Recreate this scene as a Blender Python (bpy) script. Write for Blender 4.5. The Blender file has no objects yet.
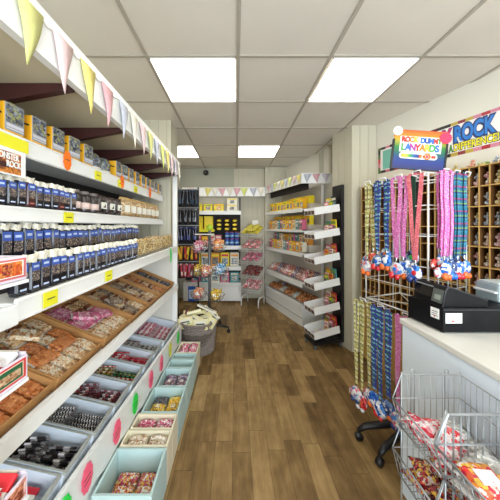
import bpy, bmesh, math, random
from mathutils import Vector, Matrix, noise as mnoise
random.seed(7)
R = math.radians
PI = math.pi
sc = bpy.context.scene
COL = sc.collection
ORD = ['zeroth','first','second','third','fourth','fifth','sixth','seventh','eighth','ninth','tenth','eleventh','twelfth',
 'thirteenth','fourteenth','fifteenth','sixteenth','seventeenth','eighteenth','nineteenth','twentieth','twenty-first',
 'twenty-second','twenty-third','twenty-fourth','twenty-fifth','twenty-sixth','twenty-seventh','twenty-eighth','twenty-ninth',
 'thirtieth','thirty-first','thirty-second','thirty-third','thirty-fourth','thirty-fifth','thirty-sixth','thirty-seventh','thirty-eighth','thirty-ninth','fortieth']
def T(x, y, z): return Matrix.Translation((x, y, z))
def RX(a): return Matrix.Rotation(R(a), 4, 'X')
def RY(a): return Matrix.Rotation(R(a), 4, 'Y')
def RZ(a): return Matrix.Rotation(R(a), 4, 'Z')
def frame(o, x, y, z):
    return Matrix(((x[0], y[0], z[0], o[0]), (x[1], y[1], z[1], o[1]), (x[2], y[2], z[2], o[2]), (0, 0, 0, 1)))
# ------------------------------------------------------------------ materials
def lin(c):
    def f(v):
        v /= 255.0
        return v / 12.92 if v <= .04045 else ((v + .055) / 1.055) ** 2.4
    return (f(c[0]), f(c[1]), f(c[2]), 1)
def newmat(name):
    m = bpy.data.materials.new(name); m.use_nodes = True
    nt = m.node_tree
    return m, nt, nt.nodes['Principled BSDF']
def M(name, rgb, rough=.5, metal=0, spec=.5, coat=0, var=0, vscale=20, emit=0):
    m, nt, b = newmat(name)
    b.inputs['Base Color'].default_value = lin(rgb)
    b.inputs['Roughness'].default_value = rough
    b.inputs['Metallic'].default_value = metal
    b.inputs['Specular IOR Level'].default_value = spec
    b.inputs['Coat Weight'].default_value = coat
    if emit:
        b.inputs['Emission Color'].default_value = lin(rgb); b.inputs['Emission Strength'].default_value = emit
    if var:
        tc = nt.nodes.new('ShaderNodeTexCoord'); n = nt.nodes.new('ShaderNodeTexNoise')
        n.inputs['Scale'].default_value = vscale; n.inputs['Detail'].default_value = 4
        mx = nt.nodes.new('ShaderNodeMix'); mx.data_type = 'RGBA'
        mx.inputs[6].default_value = lin([v * (1 - var) for v in rgb]); mx.inputs[7].default_value = lin([min(255, v * (1 + var)) for v in rgb])
        nt.links.new(tc.outputs['Object'], n.inputs['Vector']); nt.links.new(n.outputs['Fac'], mx.inputs[0])
        nt.links.new(mx.outputs[2], b.inputs['Base Color'])
    return m
def ramp(nt, cols, const=True):
    r = nt.nodes.new('ShaderNodeValToRGB'); e = r.color_ramp.elements
    r.color_ramp.interpolation = 'CONSTANT' if const else 'LINEAR'
    n = len(cols)
    while len(e) < n: e.new(.5)
    for i, c in enumerate(cols):
        e[i].position = i / n if const else i / (n - 1); e[i].color = lin(c)
    return r
def speckle(name, cols, scale=60, rough=.25, stretch=(1, 1, 1), spec=.6):
    m, nt, b = newmat(name)
    tc = nt.nodes.new('ShaderNodeTexCoord'); oi = nt.nodes.new('ShaderNodeObjectInfo')
    mp = nt.nodes.new('ShaderNodeMapping'); mp.inputs['Scale'].default_value = stretch
    ad = nt.nodes.new('ShaderNodeVectorMath'); ad.operation = 'ADD'
    ml = nt.nodes.new('ShaderNodeMath'); ml.operation = 'MULTIPLY'; ml.inputs[1].default_value = 7
    v = nt.nodes.new('ShaderNodeTexVoronoi'); v.inputs['Scale'].default_value = scale
    sp = nt.nodes.new('ShaderNodeSeparateColor'); r = ramp(nt, cols)
    L = nt.links.new
    L(tc.outputs['Object'], mp.inputs[0]); L(oi.outputs['Random'], ml.inputs[0]); L(mp.outputs[0], ad.inputs[0]); L(ml.outputs[0], ad.inputs[1])
    v.inputs['Scale'].default_value = scale * 1.9
    nz = nt.nodes.new('ShaderNodeTexNoise'); nz.inputs['Scale'].default_value = scale * 1.6; nz.inputs['Detail'].default_value = 3
    sb = nt.nodes.new('ShaderNodeVectorMath'); sb.operation = 'MULTIPLY_ADD'; k = 1.1 / scale; sb.inputs[1].default_value = (k, k, k)
    L(ad.outputs[0], nz.inputs['Vector']); L(nz.outputs['Color'], sb.inputs[0]); L(ad.outputs[0], sb.inputs[2])
    L(sb.outputs[0], v.inputs['Vector']); L(v.outputs['Color'], sp.inputs[0]); L(sp.outputs[0], r.inputs[0])
    n2 = nt.nodes.new('ShaderNodeTexNoise'); n2.inputs['Scale'].default_value = scale * 2.2; n2.inputs['Detail'].default_value = 4
    mp2 = nt.nodes.new('ShaderNodeMapRange'); mp2.inputs[1].default_value = .3; mp2.inputs[2].default_value = .7; mp2.inputs[3].default_value = .62; mp2.inputs[4].default_value = 1.2
    mx = nt.nodes.new('ShaderNodeMix'); mx.data_type = 'RGBA'; mx.blend_type = 'MULTIPLY'; mx.inputs[0].default_value = 1
    L(ad.outputs[0], n2.inputs['Vector']); L(n2.outputs['Fac'], mp2.inputs[0]); L(r.outputs[0], mx.inputs[6]); L(mp2.outputs[0], mx.inputs[7]); L(mx.outputs[2], b.inputs['Base Color'])
    bp = nt.nodes.new('ShaderNodeBump'); bp.inputs['Strength'].default_value = .55; bp.inputs['Distance'].default_value = .004
    L(n2.outputs['Fac'], bp.inputs['Height']); L(bp.outputs[0], b.inputs['Normal'])
    b.inputs['Roughness'].default_value = rough; b.inputs['Specular IOR Level'].default_value = spec
    return m
def bands(name, cols, axis='Z', period=.1, rough=.5, rnd=False, linear=False):
    m, nt, b = newmat(name); L = nt.links.new
    tc = nt.nodes.new('ShaderNodeTexCoord'); s = nt.nodes.new('ShaderNodeSeparateXYZ'); L(tc.outputs['Object'], s.inputs[0])
    d = nt.nodes.new('ShaderNodeMath'); d.operation = 'DIVIDE'; d.inputs[1].default_value = period; L(s.outputs[axis], d.inputs[0])
    if rnd:
        f = nt.nodes.new('ShaderNodeMath'); f.operation = 'FLOOR'; L(d.outputs[0], f.inputs[0])
        w = nt.nodes.new('ShaderNodeTexWhiteNoise'); w.noise_dimensions = '1D'; L(f.outputs[0], w.inputs['W']); src = w.outputs['Value']
    else:
        f = nt.nodes.new('ShaderNodeMath'); f.operation = 'FRACT'; L(d.outputs[0], f.inputs[0]); src = f.outputs[0]
    r = ramp(nt, cols, not linear); L(src, r.inputs[0]); L(r.outputs[0], b.inputs['Base Color'])
    b.inputs['Roughness'].default_value = rough
    return m
def diamonds(name, cols, scale=60, rough=.6, stretch=(1, 1, 1)):
    m, nt, b = newmat(name); L = nt.links.new
    tc = nt.nodes.new('ShaderNodeTexCoord'); mp = nt.nodes.new('ShaderNodeMapping'); mp.inputs['Scale'].default_value = stretch
    mp.inputs['Rotation'].default_value = (0, R(45), 0)
    c1 = nt.nodes.new('ShaderNodeTexChecker'); c1.inputs['Scale'].default_value = scale
    c1.inputs[1].default_value = lin(cols[0]); c1.inputs[2].default_value = lin(cols[1])
    s = nt.nodes.new('ShaderNodeSeparateXYZ'); L(tc.outputs['Object'], s.inputs[0])
    d = nt.nodes.new('ShaderNodeMath'); d.operation = 'MULTIPLY'; d.inputs[1].default_value = 26; L(s.outputs['Z'], d.inputs[0])
    f = nt.nodes.new('ShaderNodeMath'); f.operation = 'FRACT'; L(d.outputs[0], f.inputs[0])
    r = ramp(nt, cols); L(f.outputs[0], r.inputs[0])
    c1.inputs[1].default_value = (0, 0, 0, 1); c1.inputs[2].default_value = (1, 1, 1, 1); d.inputs[1].default_value = 15
    mx = nt.nodes.new('ShaderNodeMix'); mx.data_type = 'RGBA'; mx.inputs[6].default_value = lin(cols[0])
    L(tc.outputs['Object'], mp.inputs[0]); L(mp.outputs[0], c1.inputs[0]); L(c1.outputs[1], mx.inputs[0]); L(r.outputs[0], mx.inputs[7]); L(mx.outputs[2], b.inputs['Base Color'])
    b.inputs['Roughness'].default_value = rough
    return m
def floor_mat():
    m, nt, b = newmat('vinyl_planks'); L = nt.links.new; N = nt.nodes.new
    def mth(op, a, c=None):
        n = N('ShaderNodeMath'); n.operation = op
        for i, v in enumerate((a, c)):
            if v is None: continue
            if isinstance(v, (int, float)): n.inputs[i].default_value = v
            else: L(v, n.inputs[i])
        return n.outputs[0]
    tc = N('ShaderNodeTexCoord'); s = N('ShaderNodeSeparateXYZ'); L(tc.outputs['Object'], s.inputs[0])
    W, Ln = .117, .46
    u = mth('DIVIDE', mth('ADD', s.outputs['X'], 20.03), W); ci = mth('FLOOR', u)
    w1 = N('ShaderNodeTexWhiteNoise'); w1.noise_dimensions = '1D'; L(ci, w1.inputs['W'])
    v = mth('ADD', mth('DIVIDE', mth('ADD', s.outputs['Y'], 20), Ln), mth('MULTIPLY', w1.outputs['Value'], 5)); ri = mth('FLOOR', v)
    w2 = N('ShaderNodeTexWhiteNoise'); w2.noise_dimensions = '2D'
    cb = N('ShaderNodeCombineXYZ'); L(ci, cb.inputs[0]); L(ri, cb.inputs[1]); L(cb.outputs[0], w2.inputs['Vector'])
    gm = N('ShaderNodeCombineXYZ')
    L(mth('ADD', mth('MULTIPLY', s.outputs['X'], 26), mth('MULTIPLY', w2.outputs['Value'], 50)), gm.inputs[0]); L(mth('MULTIPLY', s.outputs['Y'], 4), gm.inputs[1])
    g = N('ShaderNodeTexNoise'); g.inputs['Scale'].default_value = 1; g.inputs['Detail'].default_value = 5; g.inputs['Roughness'].default_value = .6; L(gm.outputs[0], g.inputs['Vector'])
    g2 = N('ShaderNodeTexNoise'); g2.inputs['Scale'].default_value = 9; g2.inputs['Detail'].default_value = 3; L(tc.outputs['Object'], g2.inputs['Vector'])
    f = mth('ADD', mth('ADD', mth('MULTIPLY', w2.outputs['Value'], .46), mth('MULTIPLY', g.outputs['Fac'], .75)), mth('MULTIPLY', g2.outputs['Fac'], .45))
    r = ramp(nt, [(58, 42, 22), (94, 71, 41), (126, 99, 60), (156, 127, 82), (182, 152, 104)], False); L(mth('SUBTRACT', f, .26), r.inputs[0])
    fu = mth('FRACT', u); fv = mth('FRACT', v)
    e = mth('MAXIMUM', mth('LESS_THAN', fu, .02), mth('LESS_THAN', fv, .006))
    mx = N('ShaderNodeMix'); mx.data_type = 'RGBA'; mx.inputs[7].default_value = lin((62, 45, 28))
    L(mth('MULTIPLY', e, .75), mx.inputs[0]); L(r.outputs[0], mx.inputs[6]); L(mx.outputs[2], b.inputs['Base Color'])
    b.inputs['Roughness'].default_value = .5; b.inputs['Specular IOR Level'].default_value = .3
    return m
# ------------------------------------------------------------------ mesh builder
class MB:
    def __init__(s): s.bm = bmesh.new(); s.M = Matrix.Identity(4)
    def add(s, vs, fs, smooth=False):
        bv = [s.bm.verts.new(s.M @ Vector(v)) for v in vs]
        for f in fs:
            try: s.bm.faces.new([bv[i] for i in f]).smooth = smooth
            except ValueError: pass
        return s
    def hexa(s, p):
        return s.add(p, [(0, 3, 2, 1), (4, 5, 6, 7), (0, 1, 5, 4), (1, 2, 6, 5), (2, 3, 7, 6), (3, 0, 4, 7)])
    def box(s, x0, x1, y0, y1, z0, z1, bev=0, seg=2):
        p = [(x0, y0, z0), (x1, y0, z0), (x1, y1, z0), (x0, y1, z0), (x0, y0, z1), (x1, y0, z1), (x1, y1, z1), (x0, y1, z1)]
        if not bev: return s.hexa(p)
        b = bmesh.new(); bv = [b.verts.new(v) for v in p]
        for f in [(0, 3, 2, 1), (4, 5, 6, 7), (0, 1, 5, 4), (1, 2, 6, 5), (2, 3, 7, 6), (3, 0, 4, 7)]: b.faces.new([bv[i] for i in f])
        bmesh.ops.bevel(b, geom=b.edges[:], offset=bev, segments=seg, affect='EDGES', profile=.5)
        b.verts.index_update()
        s.add([v.co[:] for v in b.verts], [[v.index for v in f.verts] for f in b.faces], False); b.free()
        return s
    def prism(s, poly, vec):
        n = len(poly); v = Vector(vec)
        vs = [Vector(p) for p in poly] + [Vector(p) + v for p in poly]
        fs = [tuple(range(n))[::-1], tuple(range(n, 2 * n))] + [(i, (i + 1) % n, n + (i + 1) % n, n + i) for i in range(n)]
        return s.add(vs, fs)
    def tube(s, pts, r, n=6, closed=False, smooth=True):
        P = [Vector(p) for p in pts]; k = len(P); vs = []; up = None
        for i in range(k):
            a = P[(i - 1) % k] if (closed or i > 0) else P[i]; c = P[(i + 1) % k] if (closed or i < k - 1) else P[i]
            t = (c - a).normalized()
            if up is None: up = t.orthogonal().normalized()
            up = (up - t * up.dot(t)); up = up.normalized() if up.length > 1e-6 else t.orthogonal().normalized()
            bi = t.cross(up); rr = r[i] if isinstance(r, (list, tuple)) else r
            for j in range(n):
                an = 2 * PI * j / n; vs.append(P[i] + (up * math.cos(an) + bi * math.sin(an)) * rr)
        fs = []
        for i in range(k if closed else k - 1):
            o, q = i * n, ((i + 1) % k) * n
            for j in range(n): fs.append((o + j, o + (j + 1) % n, q + (j + 1) % n, q + j))
        if not closed: fs += [tuple(range(n))[::-1], tuple(range((k - 1) * n, k * n))]
        return s.add(vs, fs, smooth)
    def lathe(s, prof, n=16, c=(0, 0, 0), smooth=True):
        vs = []; fs = []
        for (r, z) in prof:
            for j in range(n): a = 2 * PI * j / n; vs.append((c[0] + r * math.cos(a), c[1] + r * math.sin(a), c[2] + z))
        for i in range(len(prof) - 1):
            for j in range(n): fs.append((i * n + j, i * n + (j + 1) % n, (i + 1) * n + (j + 1) % n, (i + 1) * n + j))
        fs += [tuple(range(n))[::-1], tuple(range((len(prof) - 1) * n, len(prof) * n))]
        return s.add(vs, fs, smooth)
    def cyl(s, c, r, h, n=16, smooth=False): return s.lathe([(r, 0), (r, h)], n, c, smooth)
    def ball(s, c, r, n=10, k=7):
        if not isinstance(r, (tuple, list)): r = (r, r, r)
        vs = []; fs = []
        for i in range(1, k):
            t = PI * i / k
            for j in range(n): a = 2 * PI * j / n; vs.append((c[0] + r[0] * math.sin(t) * math.cos(a), c[1] + r[1] * math.sin(t) * math.sin(a), c[2] - r[2] * math.cos(t)))
        b = len(vs); vs += [(c[0], c[1], c[2] - r[2]), (c[0], c[1], c[2] + r[2])]
        for i in range(k - 2):
            for j in range(n): fs.append((i * n + j, i * n + (j + 1) % n, (i + 1) * n + (j + 1) % n, (i + 1) * n + j))
        for j in range(n): fs += [(b, (j + 1) % n, j), (b + 1, (k - 2) * n + j, (k - 2) * n + (j + 1) % n)]
        return s.add(vs, fs, True)
    def pillow(s, w, h, t, nx=9, nz=9, lump=0, seed=0, z0=0, p=2.6):
        # bag standing on z0: width along x, height along z, thickness along y
        vs = []; fs = []
        for side in (-1, 1):
            for i in range(nx):
                for j in range(nz):
                    u, v = i / (nx - 1) * 2 - 1, j / (nz - 1) * 2 - 1
                    th = t / 2 * (1 - abs(u) ** p) ** .6 * (1 - abs(v) ** p) ** .6
                    if lump and th > 0: th *= 1 + lump * mnoise.noise(Vector((u * 2.3 + seed, v * 2.3, side * 3 + seed)))
                    sh = 1 - .06 * (1 - v * v)
                    vs.append((u * w / 2 * (1 - .05 * (1 - abs(u))) * sh, side * (th + .0006), z0 + (v + 1) / 2 * h))
        o = nx * nz; I = lambda i, j: i * nz + j
        for i in range(nx - 1):
            for j in range(nz - 1):
                fs.append((I(i, j), I(i + 1, j), I(i + 1, j + 1), I(i, j + 1))); fs.append((o + I(i, j), o + I(i, j + 1), o + I(i + 1, j + 1), o + I(i + 1, j)))
        ring = [I(i, 0) for i in range(nx)] + [I(nx - 1, j) for j in range(1, nz)] + [I(i, nz - 1) for i in range(nx - 2, -1, -1)] + [I(0, j) for j in range(nz - 2, 0, -1)]
        for a in range(len(ring)): q, w2 = ring[a], ring[(a + 1) % len(ring)]; fs.append((q, o + q, o + w2, w2))
        return s.add(vs, fs, True)
    def ribbon(s, pts, w, n, th=.0016):
        # strap through pts with width direction w (vector) and thickness along n
        P = [Vector(p) for p in pts]; W = Vector(w) / 2; Nn = Vector(n) * th; vs = []; fs = []
        for q in P: vs += [q - W, q + W, q + W + Nn, q - W + Nn]
        for i in range(len(P) - 1):
            a, b = i * 4, i * 4 + 4
            for j in range(4): fs.append((a + j, a + (j + 1) % 4, b + (j + 1) % 4, b + j))
        k = len(vs); fs += [(0, 3, 2, 1), (k - 4, k - 3, k - 2, k - 1)]
        return s.add(vs, fs)
    def mesh(s, name, mat):
        bmesh.ops.recalc_face_normals(s.bm, faces=s.bm.faces[:])
        me = bpy.data.meshes.new(name); s.bm.to_mesh(me); s.bm.free(); me.materials.append(mat)
        return me
def text_mesh(txt, size, mat, depth=.002, fat=0, sx=1, align='CENTER'):
    c = bpy.data.curves.new('lettering', 'FONT'); c.body = txt; c.size = size; c.extrude = depth; c.offset = fat; c.align_x = align; c.align_y = 'CENTER'
    o = bpy.data.objects.new('lettering', c); COL.objects.link(o)
    dg = bpy.context.evaluated_depsgraph_get(); me = bpy.data.meshes.new_from_object(o.evaluated_get(dg))
    bpy.data.objects.remove(o); bpy.data.curves.remove(c)
    for v in me.vertices: v.co.x *= sx
    me.materials.clear(); me.materials.append(mat); me.name = 'lettering'
    return me
# ------------------------------------------------------------------ objects
def link(name, me, parent=None, mat4=None):
    o = bpy.data.objects.new(name, me); COL.objects.link(o)
    if parent is not None: o.parent = parent
    if mat4 is not None: o.matrix_local = mat4
    return o
def tag(o, label, cat, group=None):
    o['label'] = label; o['category'] = cat
    if group: o['group'] = group
    return o
WM = {}
def thing(name, label, cat, loc=(0, 0, 0), rotz=0, group=None, mat4=None):
    o = bpy.data.objects.new(name, None); COL.objects.link(o); o.empty_display_size = .05
    m = mat4 if mat4 is not None else T(*loc) @ RZ(rotz)
    o.matrix_local = m; WM[o.name] = m
    return tag(o, label, cat, group)
def part(name, mb, mat, parent, label=None, world=False):
    if world:
        top = parent
        while top.parent: top = top.parent
        bmesh.ops.transform(mb.bm, matrix=WM[top.name].inverted(), verts=mb.bm.verts[:])
    o = link(name, mb.mesh(name, mat) if isinstance(mb, MB) else mb, parent)
    if label: o['label'] = label
    return o
def struct(name, mb, mat, parent=None):
    o = link(name, mb.mesh(name, mat), parent); 
    if parent is None: o['kind'] = 'structure'
    return o
class Proto:
    def __init__(s, root=None): s.rt = root; s.parts = []
    def p(s, name, me, sub=()): s.parts.append((name, me, sub)); return s
def spawn(P, name, label, cat, m, group=None):
    o = bpy.data.objects.new(name, P.rt); COL.objects.link(o); o.matrix_local = m
    if P.rt is None: o.empty_display_size = .02
    tag(o, label, cat, group)
    for (n, me, sub) in P.parts:
        c = link(n, me, o)
        for (n2, me2) in sub: link(n2, me2, c)
    return o
# shared materials
WHITE = M('white_enamel', (236, 236, 232), .4, var=.02, vscale=3)
SHELFW = M('shelf_white', (238, 238, 234), .35)
CREAM = M('cream_panel', (196, 190, 168), .55, var=.03, vscale=4)
CREAMD = M('panel_groove', (140, 134, 116), .7)
PAPER = M('white_paper', (240, 240, 236), .6)
CHROME = M('chrome_wire', (185, 188, 190), .25, 1)
WIREW = M('white_wire', (236, 236, 232), .35)
BLACK = M('black_plastic', (20, 20, 22), .4)
YTAG = M('yellow_tag', (232, 225, 40), .6)
INK = M('printed_ink', (60, 60, 50), .6)
GOLD = M('yellow_card', (235, 175, 30), .5)
WORLD, LAMPS, EXPO = 16, 7.6, -.54
# ================================================================== ROOM
CEIL = 2.662; H0 = 1.48
floor_b = MB().box(-1.4, 3.6, -2.3, 5.1, -.06, 0); struct('floor', floor_b, floor_mat())
struct('ceiling', MB().box(-1.4, 3.6, -2.3, 5.1, CEIL, CEIL + .05), M('ceiling_tile', (222, 216, 206), .9, var=.035, vscale=2.5))
gx = [-1.25, -.62, .016, .66, 1.30, 1.94, 2.58]; gy = [1.641 + .6 * k for k in range(-6, 6)]
tb = MB()
for x in gx: tb.box(x - .011, x + .011, -2.25, 4.95, CEIL - .006, CEIL + .004)
for y in gy: tb.box(-1.3, 3.4, y - .010, y + .010, CEIL - .005, CEIL + .004)
struct('trim_1', tb, M('ceiling_bar', (176, 169, 157), .7))
LAMP = M('lamp_diffuser', (255, 250, 240), .5, emit=1)
LAMPF = M('lamp_frame', (235, 235, 230), .5)
def lamp(x0, y0, label):
    t = thing('ceiling_light', label, 'ceiling light', (x0 + .315, y0 + .3, CEIL - .012), group='square ceiling light panels')
    part('diffuser', MB().box(-.298, .298, -.284, .284, .003, .006), LAMP, t)
    f = MB()
    for a in ((-.304, -.298, -.29, .29), (.298, .304, -.29, .29)): f.box(*a, 0, .008)
    for a in ((-.304, .304, -.29, -.284), (-.304, .304, .284, .29)): f.box(*a, 0, .008)
    part('light_frame', f, LAMPF, t)
lamp(-.62, 1.641, 'square white ceiling light panel nearest the left shelving bunting')
lamp(.668, 1.641, 'square white ceiling light panel over the aisle toward the lanyard sign')
lamp(-1.25, 3.441, 'small far ceiling light panel partly hidden by the left wall pillar')
lamp(.028, 3.441, 'far ceiling light panel above the back aisle, right of the other far one')
for x, nm in ((-.62, 'left'), (.668, 'right')):
    lamp(x, -.159, 'square ceiling light panel over the customer standing place, %s one' % nm)
def boards(mb, p0, p1, z0, z1, w=.096, gap=.004, th=.012):
    a = Vector((*p0, 0)); b = Vector((*p1, 0)); d = (b - a).normalized(); n = Vector((d.y, -d.x, 0)); Ltot = (b - a).length; s = 0
    while s < Ltot - .01:
        e = min(s + w - gap, Ltot)
        q = [a + d * s, a + d * e, a + d * e + n * th, a + d * s + n * th]
        mb.hexa([(v.x, v.y, z0) for v in q] + [(v.x, v.y, z1) for v in q]); s += w
    return mb
def slab(p0, p1, th, z0, z1):   # wall slab, room side is on the right of p0->p1
    a = Vector((*p0, 0)); b = Vector((*p1, 0)); d = (b - a).normalized(); n = Vector((d.y, -d.x, 0)) * -th
    q = [a, b, b + n, a + n]
    return MB().hexa([(v.x, v.y, z0) for v in q] + [(v.x, v.y, z1) for v in q])
WALLW = M('wall_paint', (226, 222, 208), .7, var=.02, vscale=2)
WALLSHADE = M('wall_shaded', (172, 170, 152), .75)  # back wall toned greyer, shade there put into its colour
RWX = lambda y: 2.584 - .335 * y
struct('wall_left', slab((-1.16, -2.2), (-1.16, 4.95), .1, 0, CEIL), WALLW)
wb = struct('wall_back', slab((-1.3, 4.86), (1.4, 4.86), .1, 0, CEIL), WALLSHADE)
struct('panelling', boards(MB(), (-.04, 4.858), (.58, 4.858), 0, CEIL - .005), CREAM, wb)
struct('panelling', boards(MB().box(.58, 1.3, 4.73, 4.859, 0, CEIL - .005), (.58, 4.73), (1.25, 4.73), 0, CEIL - .005), CREAM, wb)
struct('panelling', boards(MB(), (-1.15, 4.858), (-.05, 4.858), 0, 2.15), CREAM, wb)
rb = (RWX(4.95) + .02 + .0, 4.95)
# right wall: near run, stub pillar, back run
struct('wall_right', slab((1.645, 2.80), (RWX(-2.2), -2.2), .1, 0, CEIL), WALLW)
stub = MB().hexa([(1.372, 2.785, 0), (1.70, 2.785, 0), (1.72, 3.1, 0), (1.274, 3.09, 0), (1.372, 2.785, CEIL), (1.70, 2.785, CEIL), (1.72, 3.1, CEIL), (1.274, 3.09, CEIL)])
sp_ = struct('wall_right_pillar', stub, CREAMD)
struct('panelling', boards(MB(), (1.362, 2.784), (1.655, 2.784), 0, CEIL), CREAM, sp_)
struct('panelling', boards(MB(), (1.272, 3.09), (1.371, 2.785), 0, CEIL, w=.11), CREAM, sp_)
struct('wall_right_back', slab((.93, 4.95), (1.555, 3.1), .1, 0, CEIL), WALLW)
# left pillar
lp = struct('wall_left_pillar', MB().box(-1.16, -.742, 2.645, 2.98, 0, CEIL), CREAMD)
struct('panelling', boards(MB(), (-1.155, 2.643), (-.728, 2.643), 0, CEIL, th=.006), CREAM, lp)
struct('panelling', boards(MB(), (-.742, 2.64), (-.742, 2.98), 0, CEIL, w=.11), CREAM, lp)
struct('trim_2', MB().box(1.375, 1.44, 3.42, 3.5, 2.25, 2.66).box(1.3, 1.36, 3.66, 3.70, 2.26, 2.66), CREAM)
# shop front behind the viewpoint: wall with a wide window
wf = MB().box(-1.3, 3.5, -2.3, -2.2, 0, .35).box(-1.3, 3.5, -2.3, -2.2, 2.5, CEIL).box(-1.3, -1.0, -2.3, -2.2, .35, 2.5).box(3.0, 3.5, -2.3, -2.2, .35, 2.5)
struct('wall_front', wf, WALLW)
wfr = MB()
for x in (-1.0, .33, 1.66, 2.96): wfr.box(x, x + .04, -2.29, -2.23, .35, 2.5)
wfr.box(-1.0, 3.0, -2.29, -2.23, .35, .39).box(-1.0, 3.0, -2.29, -2.23, 2.46, 2.5)
wo = struct('window_1', wfr, WHITE)
gm, gnt, gb = newmat('window_glass')
tr = gnt.nodes.new('ShaderNodeBsdfTransparent'); gl = gnt.nodes.new('ShaderNodeBsdfGlossy'); mx = gnt.nodes.new('ShaderNodeMixShader')
gl.inputs['Roughness'].default_value = .02; mx.inputs[0].default_value = .06
gnt.links.new(tr.outputs[0], mx.inputs[1]); gnt.links.new(gl.outputs[0], mx.inputs[2]); gnt.links.new(mx.outputs[0], gnt.nodes['Material Output'].inputs[0])
struct('pane', MB().box(-1.0, 3.0, -2.262, -2.258, .36, 2.49), gm, wo)
# ================================================================== LEFT SHELVING
EY = 2.60   # far end
XT = lambda y: -.706 + .0246 * (y - .73)        # tray front edge
XB = lambda y: -.732 + .062 * (y - .993)        # tub front edge
ls = thing('shelving_unit', 'long white sweet shop shelving run along the left wall with bunting fascia', 'shelving', (-.9, 1.4, 0))
DARKB = M('shelf_back_dark', (34, 30, 30), .7); BRK = M('dark_wood', (58, 22, 20), .5)
Y0 = .18
part('back_panel', MB().box(-1.155, -1.135, Y0, EY, 1.80, 2.03), M('back_cream', (205, 198, 172), .6), ls, world=True)
part('back_panel', MB().box(-1.155, -1.135, Y0, EY, 0, 1.80), DARKB, ls, world=True)
part('end_panel', MB().box(-1.135, -.70, EY, EY + .02, 0, 1.19), M('end_panel_pale', (222, 218, 206), .5), ls, world=True)
part('end_post', MB().box(-.70, -.652, EY, EY + .03, 0, 2.03, .003, 1), SHELFW, ls, world=True)
part('end_post', MB().box(-1.135, -1.10, EY, EY + .03, 1.19, 2.03), SHELFW, ls, world=True)
part('top_board', MB().box(-1.155, -.64, Y0, EY + .02, 2.035, 2.055), M('canopy_board', (206, 196, 168), .6), ls, world=True)
fs_ = part('fascia_board', MB().box(-.64, -.622, Y0, EY + .03, 2.03, 2.182), SHELFW, ls, world=True)
part('fascia_edge', MB().box(-.645, -.617, Y0, EY + .03, 2.022, 2.038), SHELFW, fs_, world=True)
for y in (.53, .93, 1.345, 1.73, 2.12, 2.47):
    part('bracket', MB().prism([(-1.13, y - .015, 2.034), (-.645, y - .015, 2.034), (-.645, y - .015, 2.014), (-1.13, y - .015, 1.925)], (0, .03, 0)), BRK, ls, world=True)
def shelf(x, zt, zb, ya=Y0, yb=EY):
    s = part('shelf', MB().box(-1.135, x - .012, ya, yb, zt - .03, zt - .012), SHELFW, ls, world=True)
    part('shelf_lip', MB().box(x - .012, x, ya, yb, zb, zt, .003, 1), SHELFW, s, world=True)
    r = MB()
    r.box(x, x + .004, ya, yb, zb + .004, zb + .010).box(x, x + .004, ya, yb, zt - .010, zt - .005)
    part('price_rail', r, SHELFW, s, world=True)
shelf(-.80, 1.813, 1.742); shelf(-.80, 1.552, 1.494); shelf(-.65, 1.262, 1.192, .70)
s3 = part('shelf', MB().box(-1.135, -.655, Y0, .70, 1.22, 1.24), SHELFW, ls, world=True)
part('shelf_lip', MB().box(-.655, -.642, Y0, .70, 1.188, 1.25, .004, 1), SHELFW, s3, world=True)
part('riser_step', MB().box(-1.135, -.79, Y0, 2.05, 1.25, 1.335), DARKB, ls, world=True)
# sloped tray board + front lip
def skew(xf, z0, z1, dx0, dx1, ya=Y0, yb=EY):
    return MB().hexa([(xf(ya) + dx0, ya, z0), (xf(ya) + dx1, ya, z0), (xf(yb) + dx1, yb, z0), (xf(yb) + dx0, yb, z0),
                      (xf(ya) + dx0, ya, z1), (xf(ya) + dx1, ya, z1), (xf(yb) + dx1, yb, z1), (xf(yb) + dx0, yb, z1)])
st = MB().hexa([(XT(Y0), Y0, .79), (XT(EY), EY, .79), (-1.135, EY, .960), (-1.135, Y0, .960), (XT(Y0), Y0, .802), (XT(EY), EY, .802), (-1.135, EY, .972), (-1.135, Y0, .972)])
trb = part('sloping_shelf', st, SHELFW, ls, world=True)
part('shelf_lip', skew(XT, .785, .842, 0, .022), SHELFW, trb, world=True)
stb = MB().hexa([(XB(Y0) - .03, Y0, .235), (XB(EY) - .03, EY, .235), (-1.135, EY, .33), (-1.135, Y0, .33), (XB(Y0) - .03, Y0, .25), (XB(EY) - .03, EY, .25), (-1.135, EY, .345), (-1.135, Y0, .345)])
tbd = part('sloping_shelf', stb, SHELFW, ls, world=True)
part('shelf_lip', skew(XB, .23, .395, .012, .03), SHELFW, tbd, world=True)
part('plinth', skew(XB, 0, .23, -.02, 0), SHELFW, ls, world=True)
# scalloped skirt
sk = MB(); ys = [Y0 + i * .03 for i in range(int((EY - Y0) / .03) + 1)]
for i in range(len(ys) - 1):
    a, b = ys[i], ys[i + 1]
    za, zb = [.20 + .028 * abs(math.sin(PI * q / .21)) for q in (a, b)]
    xa, xb = XB(a) + .031, XB(b) + .031
    sk.hexa([(xa, a, za), (xa + .003, a, za), (xb + .003, b, zb), (xb, b, zb), (xa, a, .392), (xa + .003, a, .392), (xb + .003, b, .392), (xb, b, .392)])
part('scalloped_skirt', sk, M('skirt_plastic', (226, 228, 222), .25), ls, world=True)
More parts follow.
